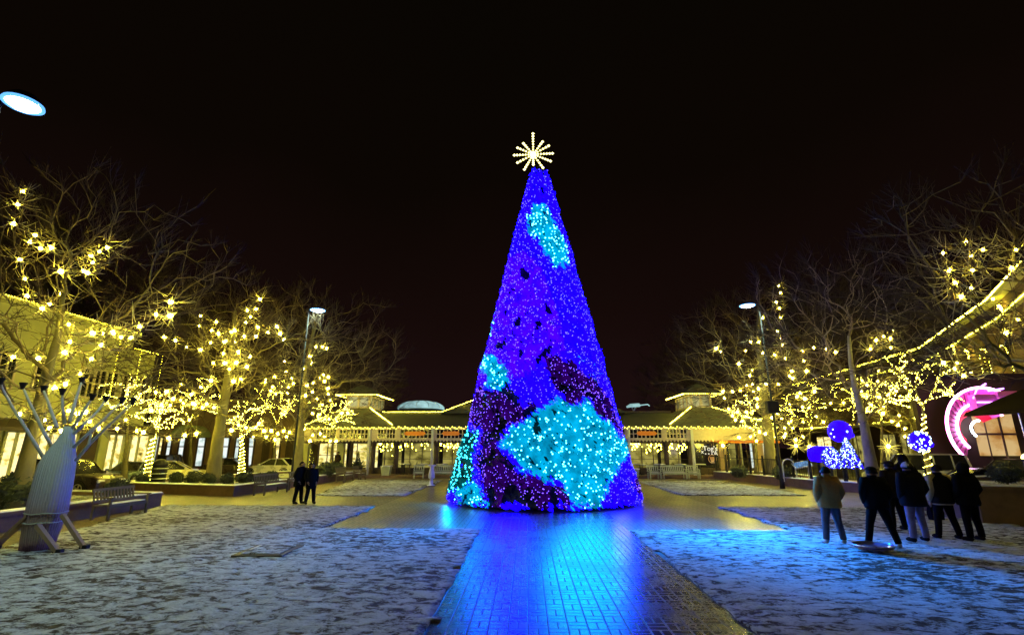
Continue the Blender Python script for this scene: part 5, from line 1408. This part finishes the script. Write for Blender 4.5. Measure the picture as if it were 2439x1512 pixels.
# square hatch in the lawn and the round disc by the people
hc = [on_z(*q) for q in Z((560, 1340), 10.16, [(540, 500), (1040, 320), (1660, 320), (1310, 500)])]
cx, cy_ = sum(p.x for p in hc) / 4, sum(p.y for p in hc) / 4; hw = .40
hat = empty('ground_hatch', (cx, cy_, .03), R(2), 'square metal framed hatch cover set into the snowy lawn', 'hatch cover')
b = MB(); b.box(-hw - .12, hw + .12, -hw * 1.1 - .12, hw * 1.1 + .12, -.03, .028); b.build('frame', M['dark_wood'], hat)
b = MB(); b.bevbox(-hw, hw, -hw * 1.1, hw * 1.1, .030, .048, .008); b.build('lid', M['lawn'], hat)
b = MB(); b.box(-hw, -hw + .05, -.1, hw * 1.1, .0485, .056); b.build('hinge', M['chrome'], hat)
p = on_z(2082, 1313); r = empty('snow_saucer', (p.x, p.y, .05), label='shiny violet tinted round snow saucer lying by the feet of the cap wearing man', cat='saucer')
M['saucer'] = mat('glossy pale plastic', (.24, .19, .38), .18, .1, 3, .05)
b = MB(); b.lathe([(.02, .03), (.25, .035), (.36, .07), (.40, .10), (.41, .095), (.36, .05), (.02, .01)], n=28); b.build('dish', M['saucer'], r, smooth=True)
b = MB(); b.tube([(.40 * math.cos(a), .40 * math.sin(a), .1) for a in np.linspace(0, 6.283, 29)], .014, 5, cap=False); b.build('rim', M['chrome'], r)
# ------------------------------------------------------------------ people
SK = mat('skin', (.26, .15, .10), .55, .1, 9, .05)


def cloth(name, c, r=.85): return mat(name, c, r, .25, 14, .25, spec=.08)


C_BLACK = cloth('black cloth', (.005, .005, .006)); C_NAVY = cloth('dark navy cloth', (.007, .007, .010)); C_TAN = cloth('tan jacket cloth', (.34, .18, .05)); C_JEAN = cloth('grey denim', (.10, .09, .11)); C_PURP = cloth('faded lilac denim', (.22, .17, .25))
C_BROWN = cloth('dark brown cloth', (.016, .010, .007)); C_GREY = cloth('pale grey knit', (.42, .44, .50)); C_CREAM = cloth('cream sleeve cloth', (.42, .34, .20)); C_WHITE = cloth('pale shoe leather', (.55, .52, .48)); C_HAIR = cloth('dark hair', (.012, .009, .007), .6)


def skin_body(parent, H, verts, edges, radii):
    me = bpy.data.meshes.new('body'); me.from_pydata([tuple(c * H for c in v) for v in verts], edges, []); me.materials.append(SK)
    o = bpy.data.objects.new('body', me); COL.objects.link(o); o.parent = parent
    md = o.modifiers.new('skin', 'SKIN'); md.use_smooth_shade = True
    sv = me.skin_vertices[0].data if me.skin_vertices else None
    if sv is None:
        me.skin_vertices.new(); sv = me.skin_vertices[0].data
    for i, r in enumerate(radii): sv[i].radius = (r * H, r * H); sv[i].use_root = (i == 0)
    sb = o.modifiers.new('sub', 'SUBSURF'); sb.levels = 1; sb.render_levels = 1
    return o


def person(loc, H, rz, label, jacket, pants, shoes, hair='short', hat=None, stance=.06, step=(0, 0), pocket=True, lean=(0, 0), coat=.46, bulk=1.0, sleeve=None, head_turn=0.0, rib=None, hood=False, group=None):
    r = empty('person', (loc[0], loc[1], loc[2] if len(loc) > 2 else .036), rz, label, 'person', group)
    lx, ly = lean; sh = lambda p: (p[0] + lx * max(0, p[2] - .45), p[1] + ly * max(0, p[2] - .45), p[2])
    V = [(0, 0, .52), (0, 0, .60), (0, 0, .72), (0, .005, .80), (0, 0, .845), (0, -.008, .878), (0, -.012, .925), (0, -.004, .962)]
    Rr = [.072, .066, .078, .062, .032, .043, .055, .040]; Ed = [(i, i + 1) for i in range(7)]

    def add(p, rad, par): V.append(p); Rr.append(rad); Ed.append((par, len(V) - 1)); return len(V) - 1
    hr = Matrix.Rotation(head_turn, 3, 'Z')
    hp_ = lambda x, y, z: tuple(hr @ Vector((x, y, 0))) [:2] + (z,)
    add(hp_(0, -.076, .915), .010, 6); add(hp_(.058, 0, .915), .012, 6); add(hp_(-.058, 0, .915), .012, 6); add(hp_(0, -.045, .888), .018, 5)
    arms = []
    for s in (1, -1):
        a = add((s * .098, .005, .808), .036, 3)
        if pocket: e, w, pm, fd = (s * .150, .035, .645), (s * .118, -.045, .535), (s * .105, -.062, .505), Vector((-s * .25, -.35, -.9)).normalized()
        else: e, w, pm, fd = (s * .138, .02, .640), (s * .142, -.015, .510), (s * .143, -.022, .468), Vector((0, -.22, -1)).normalized()
        e_ = add(e, .030, a); w_ = add(w, .020, e_); p_ = add(pm, .024, w_); arms.append((sh((s * .098, .005, .808)), sh(e), sh(w)))
        side = fd.cross(Vector((s, 0, 0))).normalized()
        for k in range(4):
            b0 = Vector(pm) + side * (k - 1.5) * .0115 + fd * .022; L = (.020, .025, .023, .017)[k]; cur = Vector((-s * .004, -.006, 0))
            f1 = add(tuple(b0), .0062, p_); f2 = add(tuple(b0 + fd * L + cur), .0056, f1); add(tuple(b0 + fd * L * 1.8 + cur * 3), .0045, f2)
        th = Vector(pm) + Vector((-s * .012, -.018, .010)); t1 = add(tuple(th), .0072, p_); add(tuple(th + fd * .022 + Vector((-s * .012, -.012, 0))), .0058, t1)
    legs = []
    for s, dy in ((1, step[0]), (-1, step[1])):
        hpt = add((s * .048, 0, .495), .058, 0); kn = (s * (.05 + stance * .4), dy * .45 - .012, .280); an = (s * (.05 + stance * .8), dy, .048); to = (an[0] + s * .008, dy - .085, .020)
        k_ = add(kn, .040, hpt); a_ = add(an, .026, k_); add(to, .022, a_); legs.append(((s * .05, 0, .50), kn, an, to))
    V = [sh(p) for p in V]; skin_body(r, H, V, Ed, Rr)
    S_ = lambda p: Vector(p) * H
    # coat: one lofted trunk with two sleeves
    b = MB(); n = 18; rings = []; k = bulk * 1.10
    for z, rx, ry in ((coat, .108 * k, .092 * k), (coat + .03, .116 * k, .098 * k), (.58, .108 * k, .086 * k), (.70, .122 * k, .088 * k), (.775, .124 * k, .080 * k), (.815, .100 * k, .066 * k), (.840, .058, .054), (.872, .052, .052)):
        c = sh((0, 0, z)); rings.append([S_((c[0] + rx * math.copysign(abs(math.cos(2 * math.pi * j / n)) ** .8, math.cos(2 * math.pi * j / n)), c[1] + ry * math.sin(2 * math.pi * j / n), z)) for j in range(n)])
    b.loft(rings); body_coat = b
    sl = b if sleeve is None else MB()
    for a, e, w in arms:
        a, e, w = Vector(a), Vector(e), Vector(w); ins = a + Vector((-a.x * .35, 0, -.005))
        sl.tube([S_(ins), S_(a), S_(a.lerp(e, .55) + Vector((a.x * .06, .004, 0))), S_(e), S_(e.lerp(w, .5)), S_(w + (w - e) * .12)], [.045 * H * k, .050 * H * k, .046 * H * k, .042 * H * k, .038 * H * k, .032 * H], 10)
    b.build('coat', jacket, r, smooth=True)
    if sleeve is not None: sl.build('sleeves', sleeve, r, smooth=True)
    if rib is not None:
        b = MB(); c = sh((0, 0, coat)); b.loft([[S_((c[0] + .104 * k * math.cos(2 * math.pi * j / n), c[1] + .090 * k * math.sin(2 * math.pi * j / n), z)) for j in range(n)] for z in (coat - .018, coat + .012)]); b.build('waistband', rib, r, smooth=True)
    b = MB(); b.loft([[S_((.086 * q * math.cos(2 * math.pi * j / n), .074 * q * math.sin(2 * math.pi * j / n), z)) for j in range(n)] for z, q in ((.445, .9), (.48, 1.04), (.53, 1.0), (.57, .95))])
    for h_, kn, an, to in legs:
        h_, kn, an = Vector(h_), Vector(kn), Vector(an)
        b.tube([S_(h_ + Vector((0, 0, .01))), S_(h_.lerp(kn, .5)), S_(kn), S_(kn.lerp(an, .55) + Vector((0, .008, 0))), S_(an + Vector((0, .004, .0)))], [.064 * H, .058 * H, .046 * H, .042 * H, .038 * H], 12)
    b.build('trousers', pants, r, smooth=True)
    for h_, kn, an, to in legs:
        an = Vector(an); to = Vector(to); d = (to - an); d.z = 0; d.normalize(); b = MB()
        b.tube([S_(Vector((an.x, an.y, .024)) - d * .032), S_(Vector((an.x, an.y, .030)) - d * .015), S_(Vector((an.x, an.y, .028)) + d * .03), S_(Vector((an.x, an.y, .022)) + d * .08), S_(Vector((an.x, an.y, .018)) + d * .112)], [.018 * H, .032 * H, .031 * H, .027 * H, .012 * H], 10); b.build('shoe', shoes, r, smooth=True)
    hc = Vector(sh((0, .004, .925)))
    for s in (1, -1):
        e = hr @ Vector((s * .022, -.058, 0)); b = MB(); b.ball(S_((hc.x + e.x, hc.y - .004 + e.y, .922)), .0075 * H, 8, 6); b.build('eye', C_BLACK, r)
    def cap_(zlo, rad, back, name, m):
        b = MB(); n2 = 16; rg_ = []
        for i in range(9):
            a = i / 8 * math.pi * .5; z = zlo + (.985 - zlo) * math.sin(a); q = math.cos(a * .97)
            rg_.append([S_((hc.x + rad * q * math.cos(2 * math.pi * j / n2), hc.y + back + rad * 1.12 * q * math.sin(2 * math.pi * j / n2), z)) for j in range(n2)])
        b.loft(rg_); b.build(name, m, r, smooth=True)
    if hair == 'long':
        b = MB(); n2 = 16; b.loft([[S_((hc.x + rx * math.cos(2 * math.pi * j / n2), hc.y + .022 + ry * math.sin(2 * math.pi * j / n2), z)) for j in range(n2)] for z, rx, ry in ((.72, .052, .030), (.78, .068, .042), (.86, .068, .046), (.92, .068, .054), (.965, .058, .052), (.99, .028, .028))]); b.build('hair', C_HAIR, r, smooth=True)
    elif hair == 'short': cap_(.895, .064, .016, 'hair', C_HAIR)
    if hat == 'beanie': cap_(.915, .068, .006, 'beanie', C_GREY)
    if hat == 'cap':
        cap_(.935, .066, .004, 'cap', C_BLACK if jacket is not C_BROWN else C_BROWN)
        d = hr @ Vector((0, -1, 0)); s_ = hr @ Vector((1, 0, 0)); b = MB(); o = Vector((hc.x, hc.y, .945))
        b.loft([[S_(o + d * .05 + s_ * .05), S_(o + d * .05 - s_ * .05), S_(o + d * .05 - s_ * .05 + Vector((0, 0, .006))), S_(o + d * .05 + s_ * .05 + Vector((0, 0, .006)))], [S_(o + d * .115 + s_ * .035 - Vector((0, 0, .01))), S_(o + d * .115 - s_ * .035 - Vector((0, 0, .01))), S_(o + d * .115 - s_ * .035 - Vector((0, 0, .005))), S_(o + d * .115 + s_ * .035 - Vector((0, 0, .005)))]]); b.build('brim', C_BLACK, r)
    if hood:
        b = MB(); n2 = 16; b.loft([[S_((hc.x + rx * math.cos(2 * math.pi * j / n2), hc.y + dy_ + ry * math.sin(2 * math.pi * j / n2), z)) for j in range(n2)] for z, rx, ry, dy_ in ((.83, .082, .070, .012), (.87, .072, .066, .016), (.92, .074, .068, .016), (.965, .062, .060, .018), (1.0, .026, .030, .022))]); b.build('hood', jacket, r, smooth=True)
    return r


def headz(u, v, y): return on_y(u, v, y).z - .036


def put(u, v, vtop, utop=None):
    p = on_z(u, v, .036); return (p.x, p.y, .036), headz(utop or u, vtop, p.y)


G_ = None
l, h = put(1990, 1292, 1106, 1968); person(l, h, R(176), 'person in a tan jacket seen from behind, hands in pockets, outermost toward the lit tree', C_TAN, C_JEAN, C_WHITE, stance=.075, bulk=1.16, coat=.45)
l, h = put(2105, 1300, 1106, 2080); person(l, h, R(170), 'person in black hoodie and cap, legs apart, looking aside, next to the tan jacket', C_BLACK, C_BLACK, C_WHITE, hat='cap', stance=.13, step=(-.03, .05), bulk=1.12, head_turn=R(-70), hair='short')
l, h = put(2143, 1260, 1093, 2128); person(l, h, R(185), 'person in a brown cap and dark clothes standing behind the black hoodie', C_BROWN, C_BLACK, C_BROWN, hat='cap', stance=.05, bulk=1.05)
p = on_y(2176, 1240, 16.6); person((p.x, 16.6, .036), headz(2160, 1080, 16.6), R(178), 'hooded person in black standing deepest in the group, above the pale beanie', C_BLACK, C_BLACK, C_BLACK, hood=True, stance=.05, bulk=1.15)
l, h = put(2193, 1288, 1095, 2162); person(l, h, R(182), 'person in a pale grey beanie, black jacket and lilac jeans, back turned', C_NAVY, C_PURP, C_BLACK, hat='beanie', stance=.07, step=(.03, -.03), bulk=1.2, coat=.43)
l, h = put(2262, 1281, 1101, 2220); person(l, h, R(176), 'person in a dark varsity jacket with cream sleeves and a pale waistband', C_NAVY, C_BLACK, C_BLACK, stance=.085, step=(-.02, .03), bulk=1.14, sleeve=C_CREAM, rib=C_CREAM, pocket=False)
l, h = put(2326, 1286, 1098, 2296); person(l, h, R(188), 'tall person all in black with hood up, nearest the raised stone planter', C_BLACK, C_BLACK, C_BROWN, hood=True, stance=.08, step=(.03, -.02), bulk=1.1, coat=.44)
l, h = put(708, 1198, 1096); person(l, h, R(75), 'taller one of the couple, dark coat, leaning in to the other', C_BLACK, C_BLACK, C_BLACK, stance=.03, step=(-.05, .04), lean=(0, -.10), bulk=1.12, coat=.40)
l, h = put(737, 1198, 1100); person(l, h, R(40), 'long haired one of the couple in a thigh length black coat and slim trousers', C_BLACK, C_BLACK, C_BLACK, hair='long', stance=.06, bulk=1.0, coat=.36, lean=(-.02, .02))
p = on_y(801, 1120, 38.3); person((p.x, 38.3, .165), 1.72, R(-30), 'person in dark clothes standing on the hall terrace by the yellow shop window', C_BROWN, C_BLACK, C_BLACK, stance=.04)
p = on_z(2238, 1240); r = empty('tote_bag', (p.x, p.y + .1, .036), R(10), 'dark square tote bag standing on the snow between lilac jeans and varsity jacket', 'bag')
b = MB(); b.loft([[(-.2, -.08, 0), (.2, -.08, 0), (.2, .08, 0), (-.2, .08, 0)], [(-.22, -.09, .2), (.22, -.09, .2), (.22, .09, .2), (-.22, .09, .2)], [(-.21, -.03, .44), (.21, -.03, .44), (.21, .03, .44), (-.21, .03, .44)]]); b.build('body', C_BLACK, r)
for y in (-.03, .03): b = MB(); b.tube([(-.1, y, .43), (-.09, y, .56), (0, y, .62), (.09, y, .56), (.1, y, .43)], .012, 5); b.build('handle', C_BLACK, r)


# ------------------------------------------------------------------ cars
def paint(name, c): return mat(name, c, .28, .06, 2, .0, metal=.25, coat=.6)


M['head'] = glow('headlight glow', (.62, .95, 1.0), 26); M['head_off'] = mat('clear lamp', (.5, .5, .5), .15, .05, 4, 0); M['tail'] = glow('tail light glow', (1.0, .09, .02), 7); M['tail_off'] = mat('red lamp', (.25, .01, .01), .2, .1, 4, 0); M['plate'] = mat('number plate', (.6, .6, .55), .5, .1, 5, 0)


def car(loc, rz, m, label, kind='sedan', L=4.6, W_=1.82, head=False, tail=False):
    r = empty('parked_car', (loc[0], loc[1], -.135), rz, label, 'car', 'cars parked or driving on the side streets')
    Hh = {'sedan': 1.45, 'suv': 1.75, 'van': 1.95}[kind]; belt = {'sedan': .92, 'suv': 1.05, 'van': 1.10}[kind]; w = W_ / 2; h = L / 2
    nose = {'sedan': .78, 'suv': .98, 'van': 1.02}[kind]
    # body: side sections from tail to nose, each a ring round the shell
    secs = [(-h, .30, .60 * belt, .80), (-h + .06, .26, .92 * belt, .92), (-h + .35, .22, belt * 1.0, .98), (-h * .35, .20, belt, 1.0), (h * .30, .20, belt, 1.0), (h * .62, .20, nose + .06, .99), (h - .32, .22, nose, .95), (h - .06, .26, nose - .14, .86), (h, .32, nose - .30, .76)]
    b = MB(); rings = []
    for x, z0, z1, q in secs:
        ww = w * q; rings.append([(x, -ww * .90, z0), (x, -ww, z0 + .14), (x, -ww, (z0 + z1) / 2), (x, -ww * .95, z1 - .05), (x, -ww * .86, z1), (x, ww * .86, z1), (x, ww * .95, z1 - .05), (x, ww, (z0 + z1) / 2), (x, ww, z0 + .14), (x, ww * .90, z0)])
    b.loft(rings)
    fr_, rr_ = {'sedan': (h * .36, -h * .74), 'suv': (h * .38, -h * .93), 'van': (h * .52, -h * .95)}[kind]; ft, rt = fr_ - {'sedan': .85, 'suv': .62, 'van': .6}[kind], rr_ + {'sedan': .62, 'suv': .30, 'van': .18}[kind]
    roofz = Hh
    b.loft([[(rt, -w * .70, roofz - .05), (rt + .2, -w * .72, roofz), (ft - .2, -w * .72, roofz), (ft, -w * .68, roofz - .05), (ft, w * .68, roofz - .05), (ft - .2, w * .72, roofz), (rt + .2, w * .72, roofz), (rt, w * .70, roofz - .05)], [(rt + .02, -w * .66, roofz - .09), (rt + .2, -w * .68, roofz - .09), (ft - .2, -w * .68, roofz - .09), (ft - .02, -w * .64, roofz - .09), (ft - .02, w * .64, roofz - .09), (ft - .2, w * .68, roofz - .09), (rt + .2, w * .68, roofz - .09), (rt + .02, w * .66, roofz - .09)]])
    for s in (1, -1):
        b.tube([(fr_, s * w * .86, belt - .02), (ft, s * w * .69, roofz - .05)], .045, 5); b.tube([(rr_, s * w * .86, belt - .02), (rt, s * w * .70, roofz - .05)], .06, 5); xm_ = (ft + rt) / 2; b.tube([(xm_, s * w * .88, belt - .02), (xm_, s * w * .71, roofz - .05)], .04, 5)
        if kind != 'sedan': b.tube([((xm_ + rt) / 2 - .15, s * w * .88, belt - .02), ((xm_ + rt) / 2 - .1, s * w * .71, roofz - .05)], .04, 5)
    b.build('body', m, r, smooth=False)
    for s in (1, -1):
        b = MB(); b.add([(fr_, s * w * .855, belt - .01), (rr_, s * w * .855, belt - .01), (rt, s * w * .695, roofz - .06), (ft, s * w * .685, roofz - .06)], [(0, 1, 2, 3)]); b.build('side_window', M['glass_dark'], r)
        b = MB(); b.bevbox(fr_ - .25, fr_ - .1, s * w * 1.0 - .0, s * w * 1.0 + s * .18, belt - .02, belt + .12, .02) if s > 0 else b.bevbox(fr_ - .25, fr_ - .1, -w - .18, -w, belt - .02, belt + .12, .02); b.build('mirror', m, r)
    b = MB(); b.add([(fr_, -w * .84, belt), (fr_, w * .84, belt), (ft, w * .67, roofz - .05), (ft, -w * .67, roofz - .05)], [(0, 1, 2, 3)]); b.build('windscreen', M['glass_dark'], r)
    b = MB(); b.add([(rr_, w * .84, belt), (rr_, -w * .84, belt), (rt, -w * .68, roofz - .05), (rt, w * .68, roofz - .05)], [(0, 1, 2, 3)]); b.build('rear_window', M['glass_dark'], r)
    wr = .33 if kind == 'sedan' else .37
    for x in (h * .62, -h * .60):
        for s in (1, -1):
            yy = s * (w - .09); prof = [(.0, -.10), (wr * .7, -.105), (wr * .96, -.09), (wr, -.04), (wr, .04), (wr * .96, .09), (wr * .7, .105), (.0, .10)]
            b = MB(); n = 20; b.loft([[(x + q * math.cos(2 * math.pi * j / n), yy + d, wr + .0 + q * math.sin(2 * math.pi * j / n)) for j in range(n)] for q, d in prof]); wl = b.build('wheel', M['tyre'], r)
            b = MB(); yo = yy + s * .108
            for k in range(5):
                a = 2 * math.pi * k / 5; d = Vector((math.cos(a), 0, math.sin(a))); o = Vector((-math.sin(a), 0, math.cos(a))) * .035; c = Vector((x, yo, wr)); b.loft([[c + o * 1.2 + d * .03, c - o * 1.2 + d * .03, c - o * 1.2 + d * .03 + Vector((0, s * .02, 0)), c + o * 1.2 + d * .03 + Vector((0, s * .02, 0))], [c + o + d * wr * .66, c - o + d * wr * .66, c - o + d * wr * .66 + Vector((0, s * .02, 0)), c + o + d * wr * .66 + Vector((0, s * .02, 0))]])
            b.tube([(x + wr * .66 * math.cos(q), yo, wr + wr * .66 * math.sin(q)) for q in np.linspace(0, 6.283, 17)], .025, 4, cap=False); b.build('rim', M['chrome'], wl)
            b = MB(); b.tube([(x + (wr + .05) * math.cos(q), s * (w + .004), wr + (wr + .05) * math.sin(q)) for q in np.linspace(-.2, math.pi + .2, 15)], .035, 4); b.build('wheel_arch', M['black_metal'], r)
    for s in (1, -1):
        b = MB(); b.bevbox(h - .16, h - .015, s * w * .62 - .2, s * w * .62 + .2, nose - .32, nose - .17, .03); b.build('headlight', M['head'] if head else M['head_off'], r)
        b = MB(); b.bevbox(-h - .012, -h + .1, s * w * .62 - .22, s * w * .62 + .22, belt * .66, belt * .84, .02); b.build('taillight', M['tail'] if tail else M['tail_off'], r)
    b = MB(); b.bevbox(h - .10, h + .02, -w * .4, w * .4, .40, .62, .02); b.build('grille', M['black_metal'], r)
    b = MB(); b.box(-h - .015, -h + .02, -.26, .26, .50, .62); b.build('number_plate', M['plate'], r)
    return r


P_DARK = paint('dark brown car paint', (.035, .022, .016)); P_YEL = paint('pale champagne car paint', (.50, .45, .22)); P_WHITE = paint('white car paint', (.62, .60, .52)); P_SILV = paint('silver car paint', (.42, .41, .36)); P_PINK = paint('wine red car paint', (.22, .06, .11)); P_TEAL = paint('grey green car paint', (.14, .19, .17))
xa = lambda u, y: on_y(u, 1120, y).x
car((xa(275, 25) - 2.3, 25.2), R(-6), P_DARK, 'dark sport utility car with a five spoke wheel right behind the wrapped sculpture', 'suv', tail=False)
car((xa(312, 32), 32.0), R(-78), P_TEAL, 'oncoming grey green car with glaring headlights on the left street', 'sedan', head=True)
car((xa(418, 33.5), 33.5), R(28), P_YEL, 'pale champagne sedan behind the domed litter bin', 'sedan')
car((xa(640, 40.5), 41.2), R(176), P_WHITE, 'white sedan parked beyond the bench, between the two lantern hung trees', 'sedan')
car((xa(545, 41.5), 42), R(12), P_DARK, 'dark sedan parked behind the mottled trunk, left of the white sedan', 'sedan')
car((xa(352, 38), 39), R(-80), P_DARK, 'dark car standing behind the oncoming one', 'suv')
car((xa(2180, 30), 30.0), R(158), P_SILV, 'silver van like car behind the heads of the group', 'van', L=4.9)
car((xa(2268, 33), 33.0), R(-112), P_PINK, 'wine red car lit pink in front of the neon arch', 'suv')
car((xa(2318, 23), 23.2), R(172), P_DARK, 'dark car below the neon arch, behind the hooded person', 'sedan', L=4.7)
car((xa(2398, 26.5), 26.5), R(128), P_DARK, 'dark car with bright red tail lights at the frame edge', 'suv', tail=True)
# ------------------------------------------------------------------ render settings
scene.view_settings.view_transform = 'Standard'; scene.view_settings.look = 'None'
scene.view_settings.exposure = 0; scene.view_settings.gamma = 1
scene.render.engine = 'CYCLES'
cy = scene.cycles
cy.use_denoising = True; cy.max_bounces = 5; cy.diffuse_bounces = 3; cy.glossy_bounces = 3; cy.transmission_bounces = 3; cy.transparent_max_bounces = 6
cy.sample_clamp_indirect = 4; cy.sample_clamp_direct = 0; cy.caustics_reflective = False; cy.caustics_refractive = False
cy.use_light_tree = True; cy.use_adaptive_sampling = True; cy.adaptive_threshold = .012
